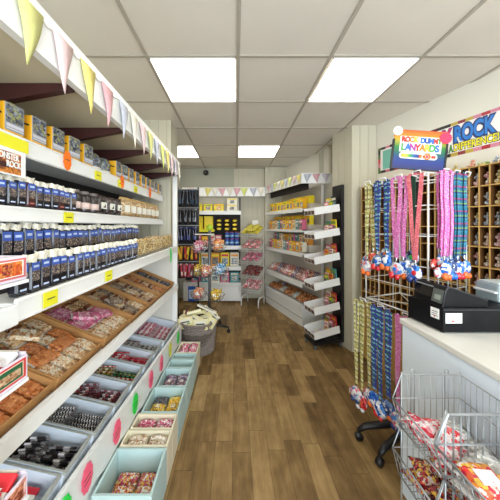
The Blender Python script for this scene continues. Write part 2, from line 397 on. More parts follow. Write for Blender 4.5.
# ---- bunting
FC = {'ygreen': (204, 204, 132), 'pink': (224, 196, 196), 'yellow': (226, 212, 124), 'rose': (218, 168, 172), 'greyblue': (188, 190, 200), 'cream': (228, 222, 206), 'lime': (214, 220, 130), 'lilac': (206, 196, 206)}
FM = {k: M('cloth_' + k, v, .85, var=.06, vscale=60) for k, v in FC.items()}
STR = M('string', (226, 222, 212), .8)
def flag(w, h, seed):
    mb = MB(); n = 6; pts = []
    rnd = random.Random(seed)
    for i in range(n + 1):
        f = i / n; ww = w / 2 * (1 - f) + .002; sw = .012 * math.sin(f * 3 + seed) * f
        for e, xx in enumerate((-ww, 0, ww)):
            dep = -.004 - .012 * math.sin(PI * f) * (1 if e == 1 else .2) - .004 * f
            pts.append((xx + sw, dep, -f * h))
    vs = pts + [(p[0], p[1] + .0012, p[2]) for p in pts]; k = len(pts); fs = []
    for i in range(n):
        for e in (0, 1):
            a = i * 3 + e; fs += [(a, a + 1, a + 4, a + 3), (k + a, k + a + 3, k + a + 4, k + a + 1)]
    rim = [0, 1, 2] + [i * 3 + 2 for i in range(1, n + 1)] + [n * 3 + 1, n * 3] + [i * 3 for i in range(n - 1, 0, -1)]
    for a in range(len(rim)): p, q = rim[a], rim[(a + 1) % len(rim)]; fs.append((p, q, k + q, k + p))
    return mb.add(vs, fs, True)
def bunting(label, path, specs, w, h):   # specs: (Matrix, colour)
    t = thing('bunting', label, 'bunting', path[0], group='pastel cloth bunting strings')
    part('string', MB().tube(path, .003, 5), STR, t, world=True)
    for i, (m, c) in enumerate(specs):
        f = flag(w, h, i * 1.7); f2 = part('flag', f, FM[c], t, 'pastel %s triangular flag' % c)
        f2.matrix_local = WM[t.name].inverted() @ m
cols = ['ygreen', 'pink', 'yellow', 'rose', 'greyblue', 'cream', 'pink', 'ygreen', 'greyblue', 'lime', 'yellow', 'pink', 'lilac', 'cream']
yc = [.70, .838, .98, 1.125, 1.29, 1.42, 1.55, 1.69, 1.83, 1.97, 2.11, 2.25, 2.39, 2.53]
sp = [(T(-.6155, y, 2.145) @ RZ(90), c) for y, c in zip(yc, cols)]
sp = [(T(-.6155, .54, 2.15) @ RZ(90), 'rose')] + sp
bunting('string of pastel triangle flags along the left shelving fascia', [(-.617, y, 2.142 + .012 * math.cos((y - .7) * 2 * PI / .14)) for y in [.3 + .047 * k for k in range(49)]], sp, .098, .195)
# ---- price tags on the left shelving (paper flags with a little print)
def tagp(w, h, mat, kind='rect', lines=1):
    mb = MB()
    if kind == 'rect': mb.box(-w / 2, w / 2, -.003, 0, -h, 0)
    else:
        n = 20; mb.prism([(w / 2 * math.cos(2 * PI * i / n) * (1 if i % 2 else .88), -.003, -h / 2 + h / 2 * math.sin(2 * PI * i / n) * (1 if i % 2 else .9)) for i in range(n)], (0, .003, 0))
    P = Proto(mb.mesh('tag', mat))
    k = MB()
    for i in range(lines): k.box(-w * .28, w * .28, -.0036, -.003, -h * (.45 + .16 * i) - .004, -h * (.45 + .16 * i))
    P.p('print', k.mesh('print', INK)); return P
NEON = {'pink': M('neon_pink', (252, 96, 128), .6), 'green': M('neon_green', (30, 215, 70), .6), 'orange': M('neon_orange', (255, 120, 20), .6), 'yellow': M('neon_yellow', (225, 228, 50), .6)}
YP = tagp(.062, .05, YTAG); OP = tagp(.052, .095, NEON['orange'], 'star')
F = RZ(90)
for i, y in enumerate((1.36, 1.62, 1.87)):
    spawn(YP, 'price_tag', 'yellow price tag on the top shelf lip, %s from the near end' % ORD[i + 1], 'price tag', T(-.795, y, 1.795) @ F, 'yellow price tags')
spawn(YP, 'price_tag', 'yellow price tag on the shelf lip under the brown rock pouches', 'price tag', T(-.795, 1.12, 1.545) @ F, 'yellow price tags')
for i, y in enumerate((.82, 1.195)):
    spawn(YP, 'price_tag', 'yellow price tag on the wide middle shelf lip, %s one' % ('nearer' if i == 0 else 'farther'), 'price tag', T(-.645, y, 1.254) @ F, 'yellow price tags')
for i, y in enumerate((1.11, 1.645, 2.18)):
    spawn(OP, 'price_star', 'orange star price sticker on the top shelf lip, %s from the near end' % ORD[i + 1], 'price sticker', T(-.794, y, 1.835) @ F, 'orange price stars')
spawn(tagp(.05, .15, NEON['green'], 'star'), 'price_star', 'green star sticker at the far end of the wide middle shelf', 'price sticker', T(-.644, 2.33, 1.265) @ F, None)
seq = [('green', .955), ('pink', 1.09), ('pink', 1.335), ('green', 1.545), ('pink', 1.79), ('pink', 2.0), ('yellow', 2.22), ('green', 2.46)]
cnt = {}
for c, y in seq:
    cnt[c] = cnt.get(c, 0) + 1
    nm = {'green': ['nearest the aisle mouth', 'halfway along', 'at the far end'], 'pink': ['nearest', 'second nearest', 'third nearest', 'farthest'], 'yellow': ['only yellow one']}[c][cnt[c] - 1]
    spawn(tagp(.085, .135, NEON[c], 'star', 2), 'price_star', 'neon %s star on the scalloped skirt above the floor boxes, %s' % (c, nm), 'price sticker', T(XB(y) + .0385, y, .385) @ F, 'neon stars on the skirt')
# ---- hanging sign card at the near end of the top shelf
cd = thing('sign_card', 'white hanging card with brown sweet picture reading ROCK at the near left', 'sign', (-.79, .79, 1.65))
part('card', MB().box(-.792, -.789, .66, .885, 1.658, 1.80), PAPER, cd, world=True)
part('picture', MB().box(-.789, -.788, .66, .865, 1.664, 1.738), speckle('sweet_picture', [(150, 80, 30), (215, 130, 50), (120, 60, 30), (235, 160, 80)], 40, .4), cd, 'brown sweet picture', world=True)
part('picture', MB().box(-.788, -.7875, .775, .82, 1.682, 1.70), BRK, cd, world=True)
part('price_label', MB().box(-.789, -.7865, .785, .895, 1.752, 1.797), YTAG, cd, 'yellow price label', world=True)
for tx, yy, zz in (('MONSTER', .812, 1.722), ('ROCK', .836, 1.696)):
    me = text_mesh(tx, .031, PAPER, .0008, .0006, .62)
    o = link('lettering', me, cd, WM[cd.name].inverted() @ frame((-.7872, yy, zz), (0, 1, 0), (0, 0, 1), (1, 0, 0)))
# ================================================================== LEFT SHELF GOODS
BLUEL = M('blue_label', (62, 92, 176), .4)
REDP = M('label_red_print', (190, 110, 100), .5)
PALEP = M('label_print', (190, 204, 232), .5)
def pouch(w, d, h, body, lab, pic, head, hl=.2):
    bd = MB(); zz = h * (1 - hl); rg = []
    for f_, sx_, sy_ in ((0, .9, .8), (.12, 1, 1), (.5, 1, 1), (.85, .98, .95), (1, .92, .7)):
        rg.append([(a * w * sx_ / 2, b * d * sy_ / 2, zz * f_) for a, b in ((-1, -.55), (-.8, -1), (.8, -1), (1, -.55), (1, .55), (.8, 1), (-.8, 1), (-1, .55))])
    vs = [q for r_ in rg for q in r_]; fs = [tuple(range(8))[::-1], tuple(range(32, 40))]
    for i in range(4): fs += [(i * 8 + k, i * 8 + (k + 1) % 8, i * 8 + 8 + (k + 1) % 8, i * 8 + 8 + k) for k in range(8)]
    P = Proto(bd.add(vs, fs).mesh('pouch', body))
    f = -d / 2
    P.p('label', MB().box(-w * .39, w * .39, f - .0012, f + .001, h * .60, h * .82).mesh('label', lab))
    P.p('print', MB().box(-w * .28, w * .24, f - .0018, f - .0012, h * .68, h * .745).mesh('print', PALEP))
    P.p('picture', MB().box(-w * .38, w * .38, f - .001, f + .001, h * .32, h * .60).mesh('picture', pic))
    P.p('print', MB().box(-w * .26, w * .26, f - .0010, f + .001, h * .12, h * .17).mesh('print', REDP if body is PB2 else PALEP))
    hd = MB()
    zz = h * (1 - hl)
    q = []
    for z_, s_ in ((zz * .97, .45), (zz + (h - zz) * .4, .44), (h, .50)):
        for k in range(10):
            a = 2 * PI * k / 10; wv = 1 + (.22 if k % 2 else -.18) * (z_ == h); q.append((w * s_ * wv * math.cos(a), d * s_ * wv * math.sin(a), z_ + (.006 if (k % 3 == 0 and z_ == h) else 0)))
    hd.add(q, [tuple(range(10))[::-1], tuple(range(20, 30))] + [(i * 10 + k, i * 10 + (k + 1) % 10, i * 10 + 10 + (k + 1) % 10, i * 10 + 10 + k) for i in range(2) for k in range(10)])
    P.p('header', hd.mesh('header', head))
    return P
PB = M('pouch_dark', (24, 24, 32), .25, spec=.7); PB2 = M('pouch_brown', (66, 28, 24), .3, spec=.7)
SCN = speckle('seaside_picture', [(40, 38, 46), (120, 100, 86), (190, 170, 150), (70, 60, 66), (50, 50, 60)], 150, .4)
HEADW = M('header_white', (232, 226, 208), .6, var=.08, vscale=60)
p_a = pouch(.0385, .03, .112, PB, BLUEL, SCN, HEADW, .14); p_ab = pouch(.0385, .03, .112, PB2, BLUEL, SCN, HEADW, .14)
p_b = pouch(.042, .03, .150, PB, BLUEL, SCN, HEADW, .12); p_c = pouch(.042, .034, .122, PB, BLUEL, SCN, HEADW, .17)
n = 0; y = .70
while y < 1.19:
    n += 1; j = random.uniform
    spawn(p_ab if n % 4 == 3 else p_a, 'rock_pouch', '%s dark blue-labelled rock pouch from the near end of the upper shelf' % ORD[n], 'sweet pouch', T(-.83 + j(-.004, .004), y, 1.553) @ RZ(90 + j(-9, 9)) @ Matrix.Scale(1 + j(-.05, .04), 4, (0, 0, 1)), 'blue-labelled pouches on the upper shelf')
    y += .0405
for row, P, x, z, ya, yb, st_, wh in (('front', p_c, -.68, 1.263, .735, 1.60, .0445, 'front row of the wide shelf'), ('back', p_b, -.83, 1.336, .80, 1.98, .0445, 'raised back row of the wide shelf')):
    n = 0; y = ya
    while y < yb:
        n += 1
        spawn(P, 'rock_pouch', '%s dark blue-labelled rock pouch from the near end, %s' % (ORD[n], wh), 'sweet pouch', T(x + j(-.004, .004), y, z) @ RZ(90 + j(-9, 9)) @ Matrix.Scale(1 + j(-.05, .04), 4, (0, 0, 1)), 'blue-labelled pouches in the ' + wh)
        y += st_
# dark jars, dark bags and tan bags further along the upper shelf
JARM = M('jar_dark', (52, 44, 42), .2, spec=.7); TANB = speckle('tan_sweets', [(190, 150, 96), (214, 180, 126), (160, 116, 66), (226, 204, 160)], 55, .3)
LABW = M('label_white', (232, 228, 214), .5)
jar = Proto(MB().lathe([(.0, 0), (.03, 0), (.033, .01), (.033, .085), (.024, .1), (.0, .1)], 14).mesh('jar', JARM))
jar.p('lid', MB().lathe([(.0, .1), (.026, .1), (.026, .118), (0, .118)], 14).mesh('lid', M('jar_lid', (120, 110, 104), .4)))
jar.p('label', MB().lathe([(.0335, .02), (.0337, .02), (.0337, .055), (.0335, .055)], 14).mesh('label', M('label_pinkish', (226, 200, 190), .5)))
for i, y in enumerate((1.235, 1.315, 1.395)):
    spawn(jar, 'sweet_jar', 'dark sweet jar with pale label on the upper shelf, %s from the near end' % ORD[i + 1], 'jar', T(-.85, y, 1.553), 'dark jars on the upper shelf')
DBAG = speckle('dark_sweets', [(40, 34, 36), (70, 58, 56), (30, 26, 28), (110, 90, 80)], 60, .25)
dbag = Proto(MB().pillow(.085, .12, .05, 9, 9, .4, 3).mesh('bag', DBAG)).p('label', MB().box(-.022, .022, -.028, -.024, .035, .075).mesh('label', LABW))
for i, y in enumerate((1.48, 1.58, 1.68)):
    spawn(dbag, 'sweet_bag', 'dark white-labelled sweet bag between jars and tan bags, %s along' % ORD[i + 1], 'sweet bag', T(-.85, y, 1.553) @ RZ(80), 'dark bags on the upper shelf')
tbag = Proto(MB().pillow(.11, .135, .06, 9, 9, .3, 5).mesh('bag', TANB)).p('label', MB().box(-.026, .026, -.034, -.028, .03, .085).mesh('label', LABW)).p('header', MB().box(-.045, .045, -.004, .004, .125, .145).mesh('header', M('tan_header', (206, 170, 110), .5)))
for i, y in enumerate((1.79, 1.90, 2.01, 2.12, 2.23, 2.34, 2.46)):
    spawn(tbag, 'sweet_bag', 'tan bag of sweets with white label on the upper shelf, %s along the row' % ORD[i + 1], 'sweet bag', T(-.85, y, 1.553) @ RZ(74), 'tan bags on the upper shelf')
hbag = Proto(MB().pillow(.062, .125, .032, 9, 9, .5, 9).mesh('bag', speckle('honey_sweets', [(206, 180, 120), (180, 146, 84), (232, 216, 176), (120, 84, 50)], 70, .3)))
hbag.p('ribbon', MB().box(-.012, .012, -.007, .007, .108, .118).mesh('ribbon', GOLD))
for i, y in enumerate((1.65, 1.72, 1.79, 1.86, 1.93, 2.0, 2.07, 2.14, 2.21, 2.28, 2.35, 2.42, 2.49)):
    spawn(hbag, 'sweet_bag', 'small honey-coloured sweet bag at the far end of the wide shelf, %s along' % ORD[i + 1], 'sweet bag', T(-.70, y, 1.263) @ RZ(84 + j(-8, 8)), 'honey bags on the wide shelf')
for i, y in enumerate((2.11, 2.19, 2.28, 2.37)):
    spawn(hbag, 'sweet_bag', 'honey-coloured sweet bag behind the front bags of the wide shelf, %s along' % ORD[i + 1], 'sweet bag', T(-.80, y, 1.263) @ RZ(90), 'honey bags on the wide shelf')
# top shelf gift boxes: yellow carton with a clear window and dark ribbon
GLS = M('clear_window', (150, 160, 172), .08, spec=1, coat=.5)
WPIC = speckle('window_sweets', [(84, 90, 100), (60, 64, 74), (110, 116, 126), (150, 150, 90), (96, 104, 116), (150, 156, 162)], 55, .1)
gb_ = Proto(MB().box(-.036, .036, -.045, .045, 0, .105, .004).mesh('gift_box', GOLD))
gb_.p('window', MB().box(-.033, .0335, -.0475, -.044, .034, .100, .002, 1).box(-.026, .037, -.046, .044, .1035, .107).mesh('window', WPIC))
gb_.p('front_panel', MB().box(-.0345, .0355, -.0462, -.044, .006, .102).mesh('front_panel', M('panel_grey', (150, 152, 158), .3)))
gb_.p('label', MB().box(-.030, .032, -.0475, -.044, .012, .016).box(-.030, .032, -.0475, -.044, .020, .030).mesh('label', M('label_grey', (206, 206, 214), .4)))
gb_.p('ribbon', MB().hexa([(-.0375, -.035, .060), (-.0355, -.035, .060), (-.0355, .035, .082), (-.0375, .035, .082), (-.0375, -.035, .067), (-.0355, -.035, .067), (-.0355, .035, .089), (-.0375, .035, .089)]).mesh('ribbon', BLACK))
dome = Proto(MB().lathe([(0, 0), (.042, 0), (.048, .02), (.05, .06), (.042, .085), (.02, .1), (0, .102)], 16).mesh('tub', WPIC))
dome.p('base', MB().lathe([(0, 0), (.05, 0), (.05, .014), (0, .014)], 16).mesh('base', LABW))
n = 0; y = .70
ys_ = [.66, .775, .965, 1.078, 1.19, 1.30, 1.62, 1.72, 1.83, 1.95, 2.06, 2.17, 2.28, 2.40]
ys_ = [.73, .86, .965, 1.07, 1.18, 1.29, 1.62, 1.72, 1.82, 1.93, 2.05, 2.16, 2.27, 2.38, 2.50]
for y in ys_:
    n += 1
    spawn(gb_, 'gift_box', '%s yellow gift box with clear window from the near end of the top shelf' % ORD[n], 'gift box', T(-.85, y, 1.814) @ RZ(90 - 4 + j(-6, 6)) , 'yellow gift boxes on the top shelf')
for i, y in enumerate((1.405, 1.51)):
    spawn(dome, 'sweet_tub', 'clear domed sweet tub between the yellow gift boxes, %s one' % ('nearer', 'farther')[i], 'sweet tub', T(-.86, y, 1.814), 'clear tubs on the top shelf')
# ---- cardboard trays of fudge on the sloping shelf
KRAFT = M('kraft_card', (176, 128, 74), .7, var=.06, vscale=30)
b_ = Vector((-.925, 0, .38)).normalized(); n_ = Vector((.38, 0, .925)).normalized()
def slope(y, x, z): return frame((x, y, z), (0, 1, 0), b_, n_)
def open_box(w, l, h, th, mat, front=None):
    m = MB().box(-w / 2, w / 2, 0, l, 0, th).box(-w / 2, -w / 2 + th, 0, l, th, h).box(w / 2 - th, w / 2, 0, l, th, h)
    m.box(-w / 2 + th, w / 2 - th, l - th, l, th, h).box(-w / 2 + th, w / 2 - th, 0, th, th, front or h)
    return Proto(m.mesh('open_box', mat))
CLRW = M('clear_wrap', (214, 204, 190), .15, spec=.9)
def slab_p(w, l, h, body, lab, labw=.5, wrap=None):
    q = MB()
    nx = 7
    q.box(-w / 2, w / 2, -l / 2, l / 2, 0, h, min(w, l, h) * .22)
    P = Proto(q.mesh('packet', body))
    P.p('label', MB().box(-w * .5 - .0004, w * .5 + .0004, -l * labw / 2, l * labw / 2, h * .3, h + .001).mesh('label', lab))
    wm = wrap or CLRW
    for s in (-1, 1):
        e = MB().hexa([(-w * .42, s * l * .49, h * .35), (w * .42, s * l * .49, h * .35), (w * .42, s * l * .49, h * .65), (-w * .42, s * l * .49, h * .65), (-w * .46, s * l * .56, h * .45), (w * .46, s * l * .57, h * .5), (w * .46, s * l * .57, h * .55), (-w * .46, s * l * .56, h * .5)])
        P.p('wrapper_end', e.mesh('wrapper_end', wm))
    return P
def fud(nm, body, lab): return slab_p(.058, .112, .024, speckle('fudge_' + nm, body, 45, .22), speckle('print_' + nm, lab, 60, .3), .55)
FUD = {
 'cream': fud('cream', [(220, 186, 140), (196, 146, 96), (232, 206, 164)], [(240, 232, 212), (230, 208, 164), (240, 230, 206), (196, 134, 76)]),
 'brown': fud('brown', [(120, 66, 40), (96, 50, 34), (150, 90, 56)], [(200, 160, 110), (130, 80, 50), (224, 200, 160)]),
 'orange': fud('orange', [(196, 116, 62), (214, 140, 84), (170, 94, 50)], [(206, 130, 74), (220, 150, 96), (184, 104, 56)]),
 'pink': fud('pink', [(206, 110, 140), (190, 90, 126), (222, 150, 170)], [(214, 130, 156), (240, 206, 214), (190, 90, 130)]),
 'yellow': fud('yellow', [(196, 130, 60), (176, 110, 50), (226, 190, 90)], [(238, 214, 40), (220, 190, 60), (196, 130, 60)]),
 'grey': fud('grey', [(130, 110, 92), (96, 80, 70), (170, 150, 130)], [(200, 184, 160), (120, 100, 84), (160, 140, 116)]),
 'dark': fud('dark', [(48, 46, 56), (30, 30, 38), (76, 76, 90)], [(120, 124, 140), (60, 60, 72), (40, 40, 48)])}
BX = [(.63, .935, ['yellow', 'orange'], 'nearest tray'), (.94, 1.265, ['cream', 'brown', 'cream', 'orange'], 'second tray'), (1.27, 1.60, ['pink', 'brown', 'cream'], 'third tray'),
      (1.605, 1.875, ['brown', 'grey', 'cream'], 'fourth tray'), (1.88, 2.135, ['grey', 'brown', 'cream'], 'fifth tray'), (2.14, 2.36, ['brown', 'orange'], 'sixth tray'), (2.365, 2.575, ['dark'], 'farthest tray')]
for bi, (ya, yb, kinds, nm) in enumerate(BX):
    w = yb - ya; yc_ = (ya + yb) / 2; xf = XT(yc_) - .030
    spawn(open_box(w, .405, .052, .006, KRAFT), 'cardboard_tray', 'open cardboard tray of fudge packets on the sloping shelf, %s from the near end' % ORD[bi + 1], 'cardboard tray', slope(yc_, xf, .8185), 'cardboard trays on the sloping shelf')
    nc = max(2, int((w - .02) / .068)); cw = (w - .018) / nc; c2 = 0
    for v in range(3):
        for u in range(nc):
            k = kinds[v * len(kinds) // 3] if bi in (2,) else kinds[(u + v) % len(kinds)] if bi > 2 else kinds[(v * len(kinds) // 3 + (u % 2 if bi == 1 and v != 1 else 0)) % len(kinds)]
            if bi == 2: k = 'pink' if (v == 1 or (v == 2 and u < 2)) else ('cream' if v == 0 else 'brown')
            if bi == 0: k = ('orange', 'yellow' if u % 2 else 'cream', 'cream')[v]
            if bi == 1: k = 'cream' if v == 0 else ('orange' if u % 2 else 'cream') if v == 1 else ('cream' if u % 2 else 'brown')
            c2 += 1
            du = -w / 2 + .009 + cw * (u + .5); dv = .0735 + v * .1295
            m = slope(yc_, xf, .8185) @ T(du, dv, .0075) @ RZ(j(-2.5, 2.5))
            spawn(FUD[k], 'fudge_packet', '%s fudge packet, %s row, %s along, in the %s' % (k, ['front', 'middle', 'back'][v], ORD[u + 1], nm), 'fudge packet', m, 'wrapped fudge in the cardboard trays')
# second layer of a few loose ones in the near trays
for (yy, vv, k, rz, wh) in ((1.02, .13, 'orange', 80, 'across the second tray'), (1.14, .14, 'orange', 88, 'beside the other across the second tray'), (1.10, .29, 'cream', 30, 'at the back of the second tray'), (1.40, .22, 'pink', 40, 'askew in the third tray'), (1.50, .16, 'pink', 70, 'near the pale ones of the third tray'), (.80, .22, 'orange', 84, 'across the nearest tray'), (1.72, .2, 'grey', 60, 'on top in the fourth tray')):
    spawn(FUD[k], 'fudge_packet', 'loose %s fudge packet lying on top %s' % (k, wh), 'fudge packet', slope(yy, XT(yy) - .030, .8185) @ T(0, vv, .0335) @ RZ(rz), 'wrapped fudge in the cardboard trays')
# ---- grey-white tubs of rock sticks
TUB = M('tub_grey', (212, 220, 228), .45); RIM = M('tub_rim', (170, 172, 164), .4)
bt = Vector((-.974, 0, .225)).normalized(); nt_ = Vector((.225, 0, .974)).normalized()
def tslope(y, x, z): return frame((x, y, z), (0, 1, 0), bt, nt_)
def stick(nm, cols, per=.018, L=.128, r=.0052):
    P = Proto(MB().tube([(0, -L / 2, r), (0, L / 2, r)], r, 8).mesh('rock_stick', bands('stick_' + nm, cols, 'Y', per, .2)))
    wm = M('wrap_' + nm, [(a + b) / 2 for a, b in zip(cols[0], cols[-1])], .15, spec=.9)
    for s in (-1, 1):
        e = MB().hexa([(-.003, s * L / 2, r - .003), (.003, s * L / 2, r - .003), (.003, s * L / 2, r + .003), (-.003, s * L / 2, r + .003), (-.0065, s * (L / 2 + .016), r - .002), (.0065, s * (L / 2 + .016), r - .002), (.0065, s * (L / 2 + .016), r + .001), (-.0065, s * (L / 2 + .016), r + .001)])
        P.p('wrapper_end', e.mesh('wrapper_end', wm))
    return P
SK = {'bw': [stick('bw', [(24, 22, 26), (214, 208, 206)], .014)], 'dark': [stick('dark', [(40, 34, 34), (40, 34, 34), (210, 206, 206)], .08), stick('dark2', [(56, 44, 42), (150, 146, 150)], .06)],
 'redm': [stick('redm', [(150, 60, 66), (226, 206, 204), (90, 60, 66)], .05), stick('redm2', [(196, 186, 190), (130, 60, 70)], .04)],
 'multi': [stick('m1', [(214, 190, 40), (60, 60, 40)], .03), stick('m2', [(206, 60, 50), (240, 220, 200)], .03), stick('m3', [(60, 140, 70), (40, 40, 40)], .03), stick('m4', [(230, 220, 190), (150, 100, 60)], .04)],
 'red': [stick('r1', [(210, 50, 60), (240, 220, 220)], .05), stick('r2', [(190, 40, 56), (200, 90, 96)], .05)],
 'grey': [stick('g1', [(120, 116, 112), (206, 200, 190)], .04), stick('g2', [(70, 66, 66), (160, 120, 100)], .04)],
 'pinkw': [stick('p1', [(226, 196, 200), (190, 90, 104)], .04), stick('p2', [(236, 226, 226), (200, 130, 140)], .05)]}
cols_w = {'bw': 'black and white', 'dark': 'dark liquorice', 'redm': 'dark red and white', 'multi': 'mixed colour', 'red': 'bright red', 'grey': 'grey and white', 'pinkw': 'pale pink'}
TB = [(.80, .995, None), (1.0, 1.185, 'dark'), (1.19, 1.375, 'bw'), (1.38, 1.57, 'redm'), (1.575, 1.76, 'multi'), (1.765, 1.95, 'red'), (1.955, 2.14, 'grey'), (2.145, 2.575, 'pinkw')]
def tub(w, l=.36, h=.105, th=.006):
    m = MB().box(-w / 2, w / 2, 0, l, -h, -h + th).box(-w / 2, -w / 2 + th, 0, l, -h + th, 0).box(w / 2 - th, w / 2, 0, l, -h + th, 0).box(-w / 2 + th, w / 2 - th, l - th, l, -h + th, 0).box(-w / 2 + th, w / 2 - th, 0, th, -h + th, 0)
    P = Proto(m.mesh('tub', TUB))
    r = MB().box(-w / 2, w / 2, -.006, .006, -.012, .003).box(-w / 2, w / 2, l - .006, l + .004, -.012, .003).box(-w / 2, -w / 2 + .008, .006, l - .006, 0, .003).box(w / 2 - .008, w / 2, .006, l - .006, 0, .003)
    return P.p('rim', r.mesh('rim', RIM))
pk_b = slab_p(.06, .075, .018, M('pack_blue', (70, 90, 180), .3), LABW, .3); pk_r = slab_p(.06, .075, .018, M('pack_red', (206, 40, 56), .3), LABW, .22)
for ti, (ya, yb, k) in enumerate(TB):
    w = yb - ya - .002; yc_ = (ya + yb) / 2; m0 = tslope(yc_, XB(yc_) - .002, .432)
    what = cols_w[k] + ' rock sticks' if k else 'blue and red packets'
    spawn(tub(w), 'plastic_tub', 'grey open tub of %s below the fudge trays' % what, 'tub', m0, 'grey tubs of rock')
    if k is None:
        c2 = 0
        for u, v, z, kk, rz in ((-.045, .09, 0, pk_r, 88), (.045, .10, 0, pk_b, 84), (-.045, .2, 0, pk_b, 92), (.04, .21, 0, pk_r, 86), (0, .3, 0, pk_b, 90), (-.03, .15, .02, pk_b, 80), (.03, .08, .021, pk_r, 95), (.02, .25, .021, pk_b, 86)):
            c2 += 1; spawn(kk, 'sweet_packet', '%s sweet packet in the nearest tub, %s one' % ('blue' if kk is pk_b else 'red', ORD[c2]), 'sweet packet', m0 @ T(u, v, -.075 + z) @ RZ(rz), 'packets in the nearest tub')
        m1 = MB().box(-w / 2 + .007, w / 2 - .007, .007, .352, -.123, -.086)
        continue
    c2 = 0
    big = w > .3
    nu = 8 if not big else 16
    for lay in range(3):
        for v in range(2):
            for u in range(nu - (lay % 2)):
                if lay == 2 and (big or u % 2): continue
                c2 += 1; ang = j(-5, 5) + (-13, 12, 17)[lay] + (5 if v else -3)
                uu = (-w / 2 + .033) + (u + .5 * (lay % 2)) * (w - .066) / (nu - 1)
                spawn(random.choice(SK[k]), 'rock_stick', '%s rock stick, %s layer, %s row, %s along' % (cols_w[k], ['bottom', 'middle', 'top'][lay], ['front', 'rear'][v], ORD[u + 1]), 'rock stick',
                      m0 @ T(uu * (.93 if lay else 1), .095 + v * .165, -.083 + lay * .020 + .010 * v) @ RX(4) @ RZ(ang), '%s rock sticks' % cols_w[k])
# foggy disc lollies standing at the back of the dark stick tub
disc = Proto(MB().ball((0, 0, .035), (.032, .008, .035), 14, 9).mesh('disc', M('foggy_disc', (168, 172, 178), .2, spec=.8)))
disc.p('wrapper_end', MB().box(-.008, .008, -.002, .002, .068, .085).mesh('wrapper_end', LABW))
m0 = tslope(1.0925, XB(1.0925) - .002, .432)
for i, (u, v) in enumerate(((-.045, .31), (.01, .315), (.055, .29))):
    spawn(disc, 'wrapped_lolly', 'foggy wrapped disc lolly at the back of the liquorice tub, %s one along' % ORD[i + 1], 'lolly', m0 @ T(u, v, -.06) @ RX(-14), 'disc lollies in the liquorice tub')
# ---- turquoise and cream floor boxes
TURQ = M('turquoise_paint', (184, 210, 207), .55, var=.03, vscale=8); CRB = M('cream_paint', (230, 222, 194), .55, var=.03, vscale=8)
CANDY = speckle('mixed_candy', [(214, 60, 60), (230, 150, 60), (236, 226, 220), (240, 200, 90), (206, 90, 130), (150, 60, 60)], 70, .2)
CANDY2 = speckle('pale_candy', [(226, 214, 190), (206, 176, 130), (236, 230, 214), (180, 140, 110)], 70, .2)
CANDYY = speckle('yellow_candy', [(240, 200, 50), (230, 170, 40), (246, 224, 120), (120, 90, 60)], 60, .2)
CANDYD = speckle('dark_candy', [(70, 60, 66), (130, 120, 116), (60, 90, 100), (40, 36, 40)], 60, .2)
CANDYP = speckle('pink_candy', [(206, 70, 110), (224, 140, 160), (240, 220, 224), (180, 50, 90)], 60, .2)
CANDYR = speckle('red_candy', [(220, 50, 60), (240, 225, 225), (232, 110, 110), (246, 236, 236)], 45, .2)
CANDYC = speckle('clear_candy', [(206, 206, 200), (170, 170, 160), (226, 226, 222), (140, 140, 120)], 60, .15)
CANDYV = speckle('violet_candy', [(120, 100, 150), (200, 190, 210), (170, 120, 90), (60, 60, 80)], 60, .2)
def bag(w, h, t, mat, seed, lab=LABW, labs=(.4, .3), lump=.45):
    P = Proto(MB().pillow(w, h, t, 10, 9, lump, seed).mesh('bag', mat))
    if lab: P.p('label', MB().box(-w * labs[0] / 2, w * labs[0] / 2, -t * .52, -t * .44, h * (.5 - labs[1] / 2), h * (.5 + labs[1] / 2)).mesh('label', lab))
    return P
def lay(x, y, z, yaw=0, t=.02, tilt=90): return T(x, y, z + t) @ RZ(yaw) @ RX(-tilt)   # bag lying on its back, label up
FB = [(1.097, 1.34, TURQ, 'mixed', CANDY, .07), (1.345, 1.457, CRB, 'pale', CANDY2, .168), (1.46, 1.585, CRB, 'pink', CANDYP, .160), (1.59, 1.845, TURQ, 'yellow', CANDYY, .125), (1.85, 2.09, TURQ, 'violet', CANDYV, .14), (2.095, 2.22, TURQ, None, None, 0), (2.225, 2.335, TURQ, None, None, 0), (2.34, 2.565, CRB, 'rosy', CANDYP, .175)]
fbn = ['nearest turquoise box on the floor', 'nearer cream floor box of the pair', 'farther cream floor box of the pair', 'turquoise floor box of yellow sweets', 'turquoise floor box of violet packets', 'narrow turquoise floor box nearer the wicker basket pair', 'narrow turquoise floor box next to the far cream one', 'far cream floor box beside the wicker basket']
